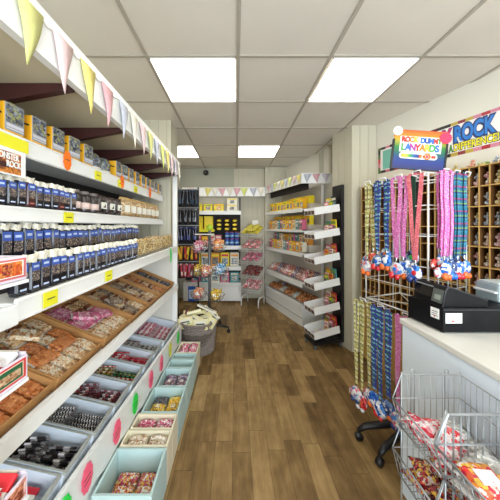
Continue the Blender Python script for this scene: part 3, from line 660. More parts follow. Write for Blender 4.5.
for i, (ya, yb, mat, k, cm, fz) in enumerate(FB):
    w = yb - ya - .003; yc_ = (ya + yb) / 2; hh = .222; L = min(.285, -.388 - .004 * (2.5 - yc_) - XB(yb) - .038)
    P = open_box(w, L, hh, .011, mat)
    if fz: P.p('false_bottom', MB().box(-w / 2 + .012, w / 2 - .012, .012, L - .012, fz - .01, fz).mesh('false_bottom', mat))
    mm = frame((-.388 - .004 * (2.5 - yc_), yc_, .001), (0, 1, 0), (-1, 0, 0), (0, 0, 1))
    spawn(P, 'floor_box', fbn[i] + ', open and painted', 'storage box', mm, 'painted floor boxes')
    if not k: continue
    # bags lying in the box
    nb = 3 if w > .2 else 2
    c2 = 0
    for a in range(2):
        for u in range(nb):
            c2 += 1
            bw, bh, bt_ = (w - .036) / nb, (L - .04) / 2 - .004, .04
            pb = bag(min(bw, .09), bh, bt_, cm if (a + u) % 3 else (CANDYD if k == 'yellow' and a else cm), 10 * i + c2, LABW if (c2 in (2, 5)) else None)
            uu = -w / 2 + .018 + bw * (u + .5)
            spawn(pb, 'sweet_bag', '%s sweet bag, %s, %s along, in the %s' % (k, ('aisle side', 'shelf side')[a], ORD[u + 1], fbn[i].replace(' on the floor', '').replace(' beside the wicker basket', '')), 'sweet bag', mm @ T(uu, .03 + a * .125, fz + .0245) @ RX(-90) @ T(0, 0, 0) if False else mm @ T(uu, .018 + a * (bh + .006), fz + .028) @ RX(-90), 'sweet bags in the floor boxes')
# ---- red display boxes on a stand at the near left edge
ds = thing('display_stand', 'white wire stand carrying red sweet display boxes at the near left edge', 'display stand', (-.575, .27, 0))
dm = MB().tube([(-.575, .27, .02), (-.575, .27, 1.5)], .012, 8).box(-.66, -.49, .18, .36, 0, .02, .004)
part('post', dm, WIREW, ds, world=True)
LAV = M('box_lavender', (226, 216, 228), .5); REDC = M('display_red', (206, 66, 66), .45); GRN = M('display_green', (40, 96, 60), .45)
OPIC = speckle('orange_picture', [(226, 110, 50), (236, 150, 70), (206, 80, 40)], 60, .4)
for i, zt in enumerate((1.408, 1.163, .868)):
    zb = zt - .06
    part('shelf', MB().box(-.632, -.518, .285, .59, zb - .008, zb), WIREW, ds, world=True)
    part('arm', MB().tube([(-.575, .27, zb - .004), (-.575, .288, zb - .004)], .004, 6), WIREW, ds, world=True)
    lab = ['red and orange sweet box with lavender lid at the near left edge', 'open red and green box of wrapped packets at the near left edge', 'open pale red box of red tubes at the bottom near left edge'][i]
    t = thing('display_box', lab, 'display box', (-.575, .44, zb + .001), group=None)
    if i == 0: part('carton', MB().box(-.055, .055, -.15, .148, 0, .058, .002, 1), LAV, t)
    else: part('carton', MB().box(-.055, .055, -.15, .148, 0, .003).box(.052, .055, -.15, .148, .003, .058).box(-.055, -.052, -.15, .148, .003, .058).box(-.052, .052, .145, .148, .003, .064).box(-.052, .052, -.15, -.147, .003, .058), LAV, t)
    part('side_print', MB().box(.055, .0562, -.148, .143, .007, .053), [M('display_rose', (206, 110, 110), .45), REDC, speckle('display_pale', [(226, 150, 140), (206, 90, 84), (236, 200, 190)], 25, .4)][i], t, 'red printed side')
    if i == 0:
        part('side_print', MB().box(.0562, .0566, .05, .136, .012, .049), PAPER, t); part('side_print', MB().box(.0566, .057, .054, .132, .014, .047), OPIC, t, 'orange picture'); part('side_print', MB().box(.057, .0575, .082, .105, .02, .043), speckle('brown_print', [(170, 60, 50), (206, 120, 60), (120, 50, 50)], 120), t)
        part('side_print', MB().box(.0562, .0566, -.02, .045, .038, .046), GRN, t, 'green stripe')
    if i == 1:
        part('side_print', MB().box(.0562, .0566, .04, .136, .012, .049), M('display_cream', (226, 206, 180), .5), t); part('side_print', MB().box(.0566, .057, .043, .133, .014, .047), GRN, t, 'dark green panel'); part('side_print', MB().box(.057, .0575, .05, .128, .019, .037), speckle('fudge_print', [(190, 150, 110), (160, 110, 80), (206, 176, 140)], 90), t)
    if i == 2: part('side_print', MB().box(.0562, .0566, .06, .136, .012, .049), speckle('brown_sweet_print', [(160, 84, 60), (206, 130, 100), (130, 60, 46)], 50), t)
    if i:
        for q in range(5):
            yy = .345 + q * .042
            P = slab_p(.085, .1, .012, [None, M('pack_white', (236, 232, 232), .3), M('tube_red', (226, 50, 60), .3)][i], [None, M('stripe_red', (190, 40, 60), .4), LABW][i], [0, .25, .35][i])
            spawn(P, 'sweet_packet', '%s packet leaning in the %s display box, %s from its near end' % (('', 'white', 'red')[i], ('', 'red and green', 'pale red')[i], ORD[q + 1]), 'sweet packet', T(-.575, yy, zb + .019) @ RX(32) @ RZ(90 if i == 2 and False else 0) @ T(0, .03, .0) , 'packets in the display boxes')
# ================================================================== BACK WALL SHELVING
bk = thing('shelving_unit', 'white shelving unit against the back wall below the bunting board', 'shelving', (-.4, 4.7, 0))
part('back_panel', MB().box(-1.02, .09, 4.815, 4.835, 0, 1.72), DARKB, bk, world=True)
part('back_panel', MB().box(-1.02, .09, 4.815, 4.835, 1.72, 2.06), M('back_pale', (214, 206, 190), .6), bk, world=True)
for x in (-1.02, .07): part('upright', MB().box(x, x + .02, 4.775, 4.815, 0, 2.06), DARKB, bk, world=True)
for zt in (1.775, 1.10, .70):
    s_ = part('shelf', MB().box(-1.02, .10, 4.56, 4.81, zt - .03, zt - .01), SHELFW, bk, world=True)
    part('shelf_lip', MB().box(-1.02, .10, 4.545, 4.56, zt - .075, zt, .003, 1), SHELFW, s_, world=True)
part('fascia_board', MB().box(-1.05, .56, 4.56, 4.58, 2.055, 2.225), SHELFW, bk, world=True)
part('base_drawer', MB().box(-1.02, .10, 4.56, 4.81, .03, .385, .004), SHELFW, bk, world=True)
sk = MB()
for i in range(28):
    a, b = -1.02 + i * .04, -1.02 + (i + 1) * .04
    za, zb = [.30 + .02 * abs(math.sin(PI * q / .12)) for q in (a, b)]
    sk.hexa([(a, 4.548, za), (b, 4.548, zb), (b, 4.552, zb), (a, 4.552, za), (a, 4.548, .39), (b, 4.548, .39), (b, 4.552, .39), (a, 4.552, .39)])
part('scalloped_skirt', sk, M('skirt_pale', (226, 226, 220), .3), bk, world=True)
cf = ['ygreen', 'pink', 'lime', 'cream', 'rose', 'cream', 'yellow', 'greyblue', 'cream']
bunting('string of pastel triangle flags along the back wall board', [(-1.0 + i * .08, 4.553, 2.212) for i in range(20)], [(T(-1.02 + .02 + i * .0, 4.551, 2.21) if False else T([-.87, -.54, -.40, -.27, -.12, .02, .16, .33, .48][i], 4.551, 2.21), c) for i, c in enumerate(['pink', 'yellow', 'cream', 'rose', 'cream', 'rose', 'lime', 'greyblue', 'cream'])], .14, .16)
CY = M('carton_yellow', (240, 214, 40), .45); CW = M('carton_white', (232, 226, 206), .5); CT = M('carton_teal', (70, 150, 150), .45); CO = M('carton_orange', (226, 150, 50), .45)
CP = M('carton_pink', (214, 110, 140), .45); CG = M('carton_green', (120, 160, 70), .45); CB = M('carton_blue', (40, 90, 170), .35); CR_ = M('carton_red', (196, 50, 56), .45)
PIC = {k: speckle('print_' + k, v, 40, .35) for k, v in {'dark': [(70, 70, 80), (150, 140, 130), (200, 190, 170), (60, 60, 66)], 'warm': [(206, 80, 60), (230, 200, 160), (150, 80, 60), (240, 220, 120)], 'cool': [(70, 130, 150), (200, 216, 220), (60, 80, 120), (220, 200, 160)]}.items()}
def carton(w, d, h, body, pic, win=.55, lid=None):
    P = Proto(MB().box(-w / 2, w / 2, -d / 2, d / 2, 0, h, min(w, h) * .03, 1).mesh('carton', body))
    P.p('picture', MB().box(-w * win / 2, w * win / 2, -d / 2 - .0015, -d / 2 + .001, h * .14, h * .62).mesh('picture', pic))
    P.p('title_band', MB().box(-w * .4, w * .4, -d / 2 - .0015, -d / 2 + .001, h * .72, h * .88).mesh('title_band', lid or LABW))
    return P
def put(P, nm, lab, cat, x, y, z, rz=0, g=None): return spawn(P, nm, lab, cat, T(x, y, z) @ RZ(rz), g)
G = 'cartons on the back wall shelving'
cb1 = carton(.17, .12, .135, CY, PIC['dark'], .5, CG); cb1b = carton(.19, .12, .135, CY, PIC['warm'], .5, CO); cb2 = carton(.20, .12, .125, CW, PIC['dark'], .4, CY)
put(cb1, 'carton', 'yellow carton at the far left of the top back shelf', 'carton', -.75, 4.65, 1.776, 0, G)
put(cb1, 'carton', 'yellow carton with dark picture, second on the top back shelf', 'carton', -.545, 4.65, 1.776, 0, G)
put(cb1b, 'carton', 'yellow carton with warm picture, third on the top back shelf', 'carton', -.335, 4.65, 1.776, 0, G)
put(cb2, 'carton', 'white carton under another at the right end of the top back shelf', 'carton', -.08, 4.65, 1.776, 0, G)
put(cb2, 'carton', 'white carton stacked on top at the right end of the top back shelf', 'carton', -.075, 4.65, 1.902, 0, G)
yb = carton(.17, .12, .135, CY, CY, .5, CY)
sb = part('shelf', MB().box(-1.02, -.42, 4.60, 4.81, 1.385, 1.40), SHELFW, bk, world=True)
part('shelf_lip', MB().box(-1.02, -.42, 4.585, 4.60, 1.365, 1.42), YTAG, sb, 'yellow printed shelf edge', world=True)
for i, (x, z) in enumerate(((-.74, 1.401), (-.54, 1.401), (-.74, 1.537), (-.54, 1.537))):
    put(yb, 'carton', 'plain yellow carton on the short upper back shelf, %s, %s' % (('left', 'right')[i % 2], ('lower', 'upper')[i // 2]), 'carton', x, 4.70, z, 0, G)
# dark tubs with oval yellow lids
ov = Proto(MB().lathe([(0, 0), (.055, 0), (.06, .065), (0, .065)], 14).mesh('tub', M('tub_dark', (50, 34, 30), .4)))
ov.p('label', MB().ball((0, -.058, .036), (.046, .006, .024), 14, 7).mesh('label', CY)).p('lid', MB().lathe([(0, .066), (.062, .066), (.062, .078), (0, .078)], 14).mesh('lid', M('tub_lid', (80, 56, 46), .4)))
sc2 = part('shelf', MB().box(-.42, .07, 4.64, 4.81, 1.372, 1.385), DARKB, bk, world=True)
for cx in range(3):
    for lz in range(3):
        put(ov, 'sweet_tub', 'dark tub with yellow oval label, %s column, %s' % (('left', 'middle', 'right')[cx], ('bottom', 'middle', 'top')[lz]), 'sweet tub', -.335 + cx * .155, 4.72, 1.386 + lz * .082, 0, 'stacked dark tubs at the back')
can = Proto(MB().lathe([(0, 0), (.04, 0), (.044, .006), (.044, .117), (.04, .122), (0, .122)], 14).mesh('can', CB))
can.p('label', MB().lathe([(.0445, .035), (.0448, .035), (.0448, .07), (.0445, .07)], 14).mesh('label', M('can_pale', (150, 190, 220), .3))).p('lid', MB().lathe([(0, .122), (.043, .122), (.043, .131), (0, .131)], 14).mesh('lid', CR_))
for cx in range(3):
    for lz in range(2):
        put(can, 'drink_can', 'blue can with red top on the back shelf, %s, %s' % (('left', 'middle', 'right')[cx], ('lower', 'upper')[lz]), 'can', -.175 + cx * .096, 4.66, 1.101 + lz * .132, 0, 'blue cans at the back')
pk = [carton(.12, .1, .2, CP, PIC['warm'], .6, CW), carton(.12, .1, .18, CO, PIC['warm'], .6, CY), carton(.12, .1, .2, CW, PIC['warm'], .6, CR_)]
for i in range(4):
    put(pk[i % 3], 'carton', 'warm-coloured carton left of the blue cans, %s from the left' % ORD[i + 1], 'carton', -.75 + i * .135, 4.66, 1.101, 0, G)
lw = [carton(.17, .12, .26, CY, PIC['cool'], .7, CR_), carton(.17, .12, .26, CW, PIC['cool'], .7, CO), carton(.17, .12, .26, CO, PIC['dark'], .7, CY)]
for i in range(5):
    put(lw[i % 3], 'carton', 'tall window carton on the third back shelf, %s from the left' % ORD[i + 1], 'carton', -.78 + i * .188, 4.65, .701, 0, G)
l4 = [carton(.17, .12, .2, CP, PIC['cool'], .7, CW), carton(.17, .12, .2, CT, PIC['cool'], .7, CW), carton(.17, .12, .2, CW, PIC['cool'], .7, CT)]
for i in range(5):
    put(l4[i % 3], 'carton', 'pink or teal carton standing on the bottom back drawer, %s from the left' % ORD[i + 1], 'carton', -.78 + i * .188, 4.65, .386, 0, G)
# small dome camera on the back wall
cc = thing('security_camera', 'small black dome camera high on the back wall', 'camera', (-.61, 4.80, 2.53))
part('bracket', MB().box(-.03, .03, .0, .06, .06, .10, .006), M('cam_white', (180, 178, 170), .5), cc)
part('dome', MB().ball((0, -.02, .03), .055, 14, 9), BLACK, cc); part('lens', MB().ball((.0, -.07, .02), .015, 8, 6), M('lens', (120, 120, 126), .1), cc)
# ================================================================== HANGING RACK (left, behind the pillar)
hr = thing('hanging_rack', 'black hook rack with hanging sweet packets behind the left pillar', 'rack', (-.76, 3.7, 0))
part('back_panel', MB().box(-.92, -.58, 3.70, 3.72, .66, 2.06), DARKB, hr, world=True)
for x in (-.92, -.60): part('post', MB().box(x, x + .022, 3.675, 3.70, 0, 2.08), BLACK, hr, world=True)
part('base', MB().box(-.93, -.57, 3.62, 3.80, 0, .03).box(-.93, -.57, 3.68, 3.74, .03, .1), BLACK, hr, world=True)
HMAT = [(M('packet_navy', (26, 32, 48), .25, spec=.8), M('packet_teal', (40, 70, 90), .3)), (M('packet_black', (26, 26, 30), .25, spec=.8), M('packet_silver', (130, 130, 136), .3)), (M('packet_ink', (24, 24, 56), .25, spec=.8), M('packet_blue', (60, 70, 130), .3))]
def hpack(w, h, a, b, seed):
    P = Proto(MB().pillow(w, h, .03, 7, 9, .3, seed, -h).mesh('packet', a))
    P.p('label', MB().box(-w * .3, w * .3, -.019, -.012, -h * .86, -h * .58).mesh('label', b)).p('header', MB().box(-w * .48, w * .48, -.003, .003, -.028, .004).mesh('header', b)); return P
rows = [(2.02, 7, [hpack(.036, .23, *HMAT[0], 1)], 'navy', 'top'), (1.735, 7, [hpack(.036, .22, *HMAT[1], 2)], 'black', 'second'), (1.46, 7, [hpack(.036, .22, *HMAT[2], 3)], 'dark blue', 'third'),
        (1.165, 6, [hpack(.04, .2, CY, CR_, 4), hpack(.04, .2, CO, CY, 5), hpack(.04, .2, CR_, CO, 6)], 'yellow and red', 'fourth'), (.90, 7, [hpack(.036, .2, CP, CR_, 7), hpack(.036, .2, CR_, LABW, 8)], 'pink', 'fifth')]
for z, n, Ps, nm, wh in rows:
    part('rail', MB().box(-.92, -.58, 3.655, 3.675, z + .02, z + .035), M('rail_grey', (150, 150, 146), .4), hr, world=True)
    for i in range(n):
        x = -.885 + i * .27 / (n - 1)
        part('hook', MB().tube([(x, 3.70, z + .012), (x, 3.57, z + .010), (x, 3.56, z + .018)], .003, 5), CHROME, hr, world=True)
        spawn(Ps[i % len(Ps)], 'hanging_packet', '%s packet on the %s row of the hook rack, %s from left' % (nm, wh, ORD[i + 1]), 'sweet packet', T(x, 3.60, z) @ RY(j(-9, 9)) @ RZ(j(-40, 40)), '%s packets on the hook rack' % nm)
bc = spawn(Proto(MB().box(-.07, .07, -.008, .008, -.23, 0, .003).mesh('booklet', CB)).p('label', MB().box(-.055, .055, -.0095, -.007, -.19, -.05).mesh('label', M('label_ice', (206, 214, 230), .4))), 'sweet_packet', 'blue and white flat packet hanging low on the black hook rack', 'sweet packet', T(-.66, 3.60, .56) @ RX(3))
part('hook', MB().tube([(-.66, 3.70, .572), (-.66, 3.59, .566)], .003, 5), CHROME, hr, world=True)
# ================================================================== WICKER BASKET with cards
WK = M('wicker_grey', (122, 112, 104), .75, var=.25, vscale=60)
wk = thing('wicker_basket', 'grey woven wicker basket full of yellow packets on the floor', 'basket', (-.455, 2.83, 0))
m = MB(); vs = []; fs = []; N_, K_ = 56, 24
for i in range(K_ + 1):
    z = .004 + .345 * i / K_; r0 = .190 + .028 * i / K_
    for a in range(N_):
        an = 2 * PI * a / N_; rr = r0 + .005 * (1 if (a // 2 + i) % 2 else -1); vs.append((rr * math.cos(an) * 1.0, rr * math.sin(an) * .92, z))
for i in range(K_):
    for a in range(N_): fs.append((i * N_ + a, i * N_ + (a + 1) % N_, (i + 1) * N_ + (a + 1) % N_, (i + 1) * N_ + a))
fs.append(tuple(range(N_))[::-1]); m.add(vs, fs, False)
part('woven_side', m, WK, wk)
part('rim', MB().tube([(.219 * math.cos(2 * PI * a / 40), .202 * math.sin(2 * PI * a / 40), .352 + .004 * (a % 2)) for a in range(40)], .013, 7, True), WK, wk)
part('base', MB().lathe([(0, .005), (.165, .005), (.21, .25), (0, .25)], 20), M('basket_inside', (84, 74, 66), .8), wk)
card = Proto(MB().box(-.085, .085, -.06, .06, 0, .03, .003, 1).mesh('packet', M('packet_cream', (226, 218, 170), .4)))
card.p('label', MB().box(-.06, .06, -.03, .035, .0295, .031).mesh('label', M('label_paper', (226, 222, 204), .5))).p('print', MB().box(-.05, .05, -.004, .010, .031, .0316).mesh('print', INK)).p('picture', MB().box(.02, .056, -.026, -.010, .031, .0316).mesh('picture', CG)).p('label', MB().box(-.075, .075, -.052, -.042, .0295, .031).mesh('label', CY))
pos = [(-.13, -.09, .352, 20, -52, 'leaning up at the left front'), (-.02, -.06, .36, -35, -28, 'in the middle front'), (.09, -.04, .362, -20, -34, 'at the right front with its face forward'), (.13, .06, .40, 40, -10, 'topmost at the right back'), (0, .07, .40, -30, 8, 'topmost near the middle back'), (-.11, .06, .375, 10, -20, 'at the left back')]
for i, (x, y, z, rz, rx, wh) in enumerate(pos):
    spawn(card, 'card_packet', 'yellow edged cream packet in the wicker basket, %s' % wh, 'sweet packet', T(-.455 + x, 2.83 + y, z) @ RZ(rz) @ RX(-rx) @ RY((-18, 14)[i % 2]), 'packets in the wicker basket')
long_ = Proto(MB().box(-.13, .13, -.022, .022, 0, .022, .003, 1).mesh('packet', LABW)).p('print', MB().box(-.11, .09, -.010, .004, .0218, .0228).mesh('print', INK))
spawn(long_, 'card_packet', 'long white packet lying across the top of the wicker basket', 'sweet packet', T(-.36, 2.88, .46) @ RZ(-24) @ RY(14))
spawn(long_, 'card_packet', 'long white packet sloping down at the right of the wicker basket', 'sweet packet', T(-.30, 2.86, .425) @ RZ(-38) @ RY(22))
for i, (x, y, z, rz, rx, wh) in enumerate(((-.16, .0, .36, 75, -40, 'at the far left'), (.05, -.12, .345, 5, -62, 'standing at the front middle'), (.15, -.06, .35, -50, -48, 'standing at the front right'), (-.05, .02, .43, 12, 16, 'lying on the middle of the heap'))):
    spawn(card, 'card_packet', 'yellow edged cream packet in the wicker basket, %s' % wh, 'sweet packet', T(-.455 + x, 2.83 + y, z) @ RZ(rz) @ RX(-rx) @ RY((12, -10)[i % 2]), 'packets in the wicker basket')
bottle = Proto(MB().lathe([(0, 0), (.018, 0), (.02, .05), (.012, .075), (.012, .095), (0, .096)], 10).mesh('bottle', M('bottle_red', (120, 40, 56), .3)))
spawn(bottle, 'small_bottle', 'small dark red bottle standing at the left back in the wicker basket', 'bottle', T(-.60, 2.87, .37))
# ================================================================== CHROME SPINNER with wire bowls
sx, sy = -.37, 3.31
spn = thing('spinner_rack', 'chrome spinner rack with wire bowls of sweets on a black star base', 'spinner rack', (sx, sy, 0))
part('pole', MB().lathe([(.0, .08), (.022, .08), (.022, 1.44), (0, 1.44)], 12), M('spinner_pole', (120, 122, 124), .35, .5), spn)
for k, a in enumerate((-8, 62, 132, 205, 275)):
    dx, dy = math.cos(R(a)), math.sin(R(a)); r = .27 if k != 4 else .2
    lg = part('leg', MB().tube([(0, 0, .10), (dx * r * .5, dy * r * .5, .095), (dx * r, dy * r, .075)], [.022, .018, .014], 8), BLACK, spn)
    part('castor', MB().tube([(dx * r - dy * .012, dy * r + dx * .012, .026), (dx * r + dy * .012, dy * r - dx * .012, .026)], .026, 12).cyl((dx * r, dy * r, .045), .008, .03, 8), BLACK, lg)
sgn = part('topper', MB().tube([(0, -.016, 1.46), (0, -.022, 1.46)], .045, 18), M('topper_lime', (170, 200, 50), .5), spn, 'round lime green topper')
def bowl(r, h):
    m = MB()
    for z, rr in ((0, r * .55), (h * .5, r * .85), (h, r)): m.tube([(rr * math.cos(2 * PI * i / 20), rr * math.sin(2 * PI * i / 20), z) for i in range(20)], .0025 if z < h else .004, 5, True)
    for i in range(14):
        a = 2 * PI * i / 14; m.tube([(0, 0, 0), (r * .55 * math.cos(a), r * .55 * math.sin(a), 0), (r * .85 * math.cos(a), r * .85 * math.sin(a), h * .5), (r * math.cos(a), r * math.sin(a), h)], .0018, 4)
    return m
SB = {k: bag(.09, .13, .045, m_, i * 3 + 1, LABW, (.5, .3)) for i, (k, m_) in enumerate((('red', CANDYR), ('orange', speckle('orange_candy', [(226, 110, 40), (240, 160, 70), (206, 70, 40), (246, 220, 160)], 60, .2)), ('blue', speckle('blue_candy', [(50, 130, 190), (120, 190, 220), (220, 236, 240), (40, 90, 160)], 50, .2)), ('mixed', CANDY), ('yellow', CANDYY), ('pink', CANDYP)))}
bowls = [(1.12, -158, 'pink', 'upper left'), (1.14, -32, 'orange', 'upper right'), (1.14, 90, 'red', 'upper rear'), (.80, -100, 'mixed', 'middle front'), (.80, -8, 'blue', 'middle right'), (.78, 172, 'yellow', 'middle left'), (.47, -50, 'yellow', 'lower right'), (.47, -165, 'mixed', 'lower left')]
for z, a, k, wh in bowls:
    dx, dy = math.cos(R(a)) * .155, math.sin(R(a)) * .155
    bo = part('wire_bowl', bowl(.118, .085), CHROME, spn); bo.matrix_local = T(dx, dy, z)
    part('arm', MB().tube([(0, 0, z + .07), (dx * .4, dy * .4, z + .07)], .004, 6), CHROME, spn)
    for q in range(3):
        spawn(SB[k], 'sweet_bag', '%s sweet bag in the %s wire bowl of the spinner, %s' % (k, wh, ('front', 'right', 'back')[q]), 'sweet bag', T(sx + dx + (-.02, .035, 0)[q], sy + dy + (-.035, .01, .035)[q], z + .012 + .01 * q) @ RZ((10, 50, -20)[q]) @ RX((-18, 8, 10)[q]), 'bags in the spinner bowls')
part('shelf', MB().box(-.13, .13, -.11, -.02, 1.36, 1.372, .003), LABW, spn, 'small white sign shelf').matrix_local = T(-.06, 0, -.0)
# ================================================================== WIRE TRAY STAND
wx, wy = .315, 4.42
wt = thing('tray_stand', 'white wire stand of five sloping trays at the back beside the gondola', 'tray stand', (wx, wy, 0), -28)
WT = T(wx, wy, 0) @ RZ(-28)
for x in (-.17, .17):
    part('leg', MB().tube([(x, -.14, .006), (x, -.14, .13), (x, -.11, .165), (x, .10, .165), (x, .14, .13), (x, .14, .006)], .011, 8), WIREW, wt)
    part('post', MB().tube([(x, .11, .16), (x, .13, 1.5)], .005, 8), WIREW, wt)
TR = [(1.36, 'yellow', CANDYY, 'topmost'), (1.09, 'pink', CANDYR, 'second'), (.86, 'red', CANDYP, 'third'), (.60, 'dark red', speckle('maroon_candy', [(150, 40, 50), (90, 40, 40), (206, 140, 130), (60, 50, 56)], 50, .2), 'fourth'), (.35, 'red', CANDYR, 'lowest')]
banana = Proto(MB().tube([(-.06, 0, .022), (-.035, 0, .012), (0, 0, .01), (.035, 0, .012), (.06, 0, .022)], [.004, .010, .012, .010, .004], 8).mesh('foam_banana', M('banana_yellow', (226, 206, 50), .4)))
YB = bag(.115, .15, .055, speckle('banana_candy', [(226, 206, 60), (206, 190, 50), (170, 160, 40), (240, 230, 120)], 50, .2), 77, None)
for z, k, m_, wh in TR:
    tm = T(0, 0, z) @ RX(24)
    g = MB(); w2, d2 = .205, .18
    for q in (0, .05): g.tube([(-w2, -d2, q), (w2, -d2, q), (w2, d2, q), (-w2, d2, q)], .004, 5, True)
    for i in range(11): x = -w2 + 2 * w2 * i / 10; g.tube([(x, -d2, .05), (x, -d2, 0), (x, d2, 0), (x, d2, .05)], .0022, 4)
    for i in range(6): y = -d2 + 2 * d2 * i / 5; g.tube([(-w2, y, .05), (-w2, y, 0), (w2, y, 0), (w2, y, .05)], .0022, 4)
    tp = part('wire_tray', g, WIREW, wt); tp.matrix_local = tm
    part('arm', MB().tube([(-.17, .12, z + .03), (-.17, .15, z + .03)], .005, 5), WIREW, wt)
    PB_ = YB if k == 'yellow' else bag(.1, .13, .045, m_, len(wh), None)
    for a in range(2):
        for u in range(3):
            spawn(PB_, 'sweet_bag', '%s sweet bag on the %s wire tray, %s row, %s' % (k, wh, ('front', 'rear')[a], ('left', 'middle', 'right')[u]), 'sweet bag', WT @ tm @ T(-.12 + u * .12, .005 + a * .155, .044) @ RX(88) @ RY(j(-3, 3)), '%s bags on the wire tray stand' % k)
            if u < 2: spawn(PB_, 'sweet_bag', '%s sweet bag heaped on the %s wire tray, %s, %s' % (k, wh, ('front', 'rear')[a], ('left', 'right')[u]), 'sweet bag', WT @ tm @ T(-.06 + u * .125, .0 + a * .14, .09) @ RX(86) @ RY(j(-6, 6)), '%s bags on the wire tray stand' % k)
part('sign', MB().box(-.06, .06, .115, .119, 1.5, 1.59), PAPER, wt, 'small white card on top')
# ================================================================== GONDOLA along the right back wall
ph = R(19)
ex = Vector((-math.sin(ph), math.cos(ph), 0)); ey = Vector((math.cos(ph), math.sin(ph), 0))
GO = Vector((.972, 3.455, 0)); GM = frame(GO, ex, -ey, (0, 0, 1))   # x: away along the front, y: into the aisle(-) -> use -y for depth
GM = frame(GO, -ex, ey, (0, 0, 1))     # local x from far(-) to near(0); y depth toward wall; z up; faces -y (aisle)
GL = 1.20
go = thing('shelving_gondola', 'white gondola shelving along the right back wall with bunting fascia', 'shelving', mat4=GM)
part('back_panel', MB().box(-GL, 0, .355, .37, 0, 2.1), M('gondola_back', (206, 198, 182), .6), go)
part('end_panel', MB().box(0, .012, .33, .37, 0.08, 2.1), SHELFW, go)
part('base', MB().box(-GL, 0, 0, .35, .0, .30, .004), SHELFW, go); part('kick_line', MB().box(-GL, 0, -.004, .0, .12, .128), M('kick_grey', (150, 146, 136), .5), go)
bl = part('base_tray', MB().box(-GL, 0, .012, .35, .30, .305), SHELFW, go); part('shelf_lip', MB().box(-GL, 0, -.02, 0, .27, .335, .003, 1), SHELFW, bl)
SZ = [(.655, .085), (1.085, .06), (1.425, .04), (1.745, .06)]
for z, lp_ in SZ:
    s_ = part('shelf', MB().box(-GL, 0, .0, .35, z - .03, z - .012), SHELFW, go); part('shelf_lip', MB().box(-GL, 0, -.012, 0, z - lp_, z, .003, 1), SHELFW, s_)
part('fascia_board', MB().box(-GL - .03, 0, -.012, .006, 2.105, 2.25), SHELFW, go)
part('fascia_board', MB().prism([(0, -.012, 2.105), (0, .004, 2.105), (.135, .425, 2.105), (.15, .42, 2.105)], (0, 0, .15)), SHELFW, go)
part('top_board', MB().box(-GL, 0, .006, .35, 2.17, 2.18), SHELFW, go)
part('dark_valance', MB().box(-GL, 0, .10, .11, 2.02, 2.165), DARKB, go)
bun = []
for i, c in enumerate(['yellow', 'pink', 'lime', 'greyblue', 'yellow', 'cream', 'lime', 'greyblue', 'rose']):
    bun.append((GM @ T(-.06 - .122 * i, -.0205, 2.238), c))
d2 = Vector((.15, .432, 0)).normalized(); ang = math.degrees(math.atan2(d2.y, d2.x))
for i, c in enumerate(['greyblue', 'rose', 'lilac']): bun.append((GM @ T(.004 + d2.x * (.08 + .13 * i) + .004, -.012 + d2.y * (.08 + .13 * i) - .001, 2.242) @ RZ(ang), c))
bunting('string of pastel triangle flags round the gondola fascia', [(GM @ Vector((-x, -.0195, 2.24)))[:] for x in [1.19 - .0595 * k for k in range(21)]] + [(GM @ Vector((d2.x * s + .006, d2.y * s - .012, 2.242)))[:] for s in (.1, .2, .3, .42)], bun, .115, .13)
VAR = [carton(.09, .07, .15, CY, PIC['dark'], .7, GOLD), carton(.09, .07, .15, CY, PIC['warm'], .7, CG), carton(.09, .07, .15, GOLD, PIC['cool'], .7, CY)]
MIX = [carton(.085, .07, .15, CO, PIC['warm'], .7, CY), carton(.085, .07, .15, CY, PIC['cool'], .7, CP), carton(.085, .07, .15, CP, PIC['dark'], .7, CW), carton(.085, .07, .15, CT, PIC['cool'], .7, CW), carton(.085, .07, .15, CW, PIC['warm'], .7, CO), carton(.085, .07, .15, GOLD, PIC['cool'], .7, CW)]
def grow(Ps, n, z, y, nm, lab, cat, grp, x0=-.08, step=.1, rz=0):
    for i in range(n):
        spawn(Ps[(i * 7 + int(z * 10)) % len(Ps)], nm, lab % ORD[i + 1], cat, GM @ T(x0 - i * step, y + j(-.006, .006), z) @ RZ(rz + j(-6, 6)), grp)
grow(VAR, 11, 1.746, .075, 'carton', 'yellow picture carton on the top gondola shelf, %s from the near end', 'carton', 'cartons on the gondola', step=.097)
for i in range(3): spawn(carton(.16, .09, .12, CY, CY, .5, GOLD), 'carton', 'plain yellow carton at the back of the top gondola shelf, %s from the near end' % ORD[i + 1], 'carton', GM @ T(-.12 - .2 * i, .2, 1.822), 'cartons on the gondola')
part('riser_step', MB().box(-.95, 0, .14, .34, 1.746, 1.82), M('riser_pale', (214, 206, 190), .6), go)
grow(MIX, 11, 1.426, .065, 'carton', 'small carton in front on the second gondola shelf, %s from near end', 'carton', 'cartons on the gondola', step=.098)
part('riser_step', MB().box(-GL, 0, .13, .35, 1.426, 1.50), M('riser_pale2', (214, 206, 190), .6), go)
grow([VAR[0], MIX[0], VAR[2]], 11, 1.501, .19, 'carton', 'carton on the rear step of the second gondola shelf, %s from near end', 'carton', 'cartons on the gondola', step=.104)
grow(MIX, 11, 1.086, .065, 'carton', 'small carton in front on the third gondola shelf, %s from near end', 'carton', 'cartons on the gondola', step=.098)
part('riser_step', MB().box(-GL, 0, .13, .35, 1.086, 1.19), M('riser_pale3', (214, 206, 190), .6), go)
grow(MIX[::-1], 11, 1.191, .19, 'carton', 'carton on the rear step of the third gondola shelf, %s from near end', 'carton', 'cartons on the gondola', step=.104)
BR = [bag(.12, .14, .05, m_, 30 + i, LABW, (.5, .25)) for i, m_ in enumerate((CANDYR, CANDY, CANDYV, speckle('maroon_sweets', [(150, 50, 50), (206, 160, 140), (110, 40, 46), (230, 210, 200)], 50, .2)))]
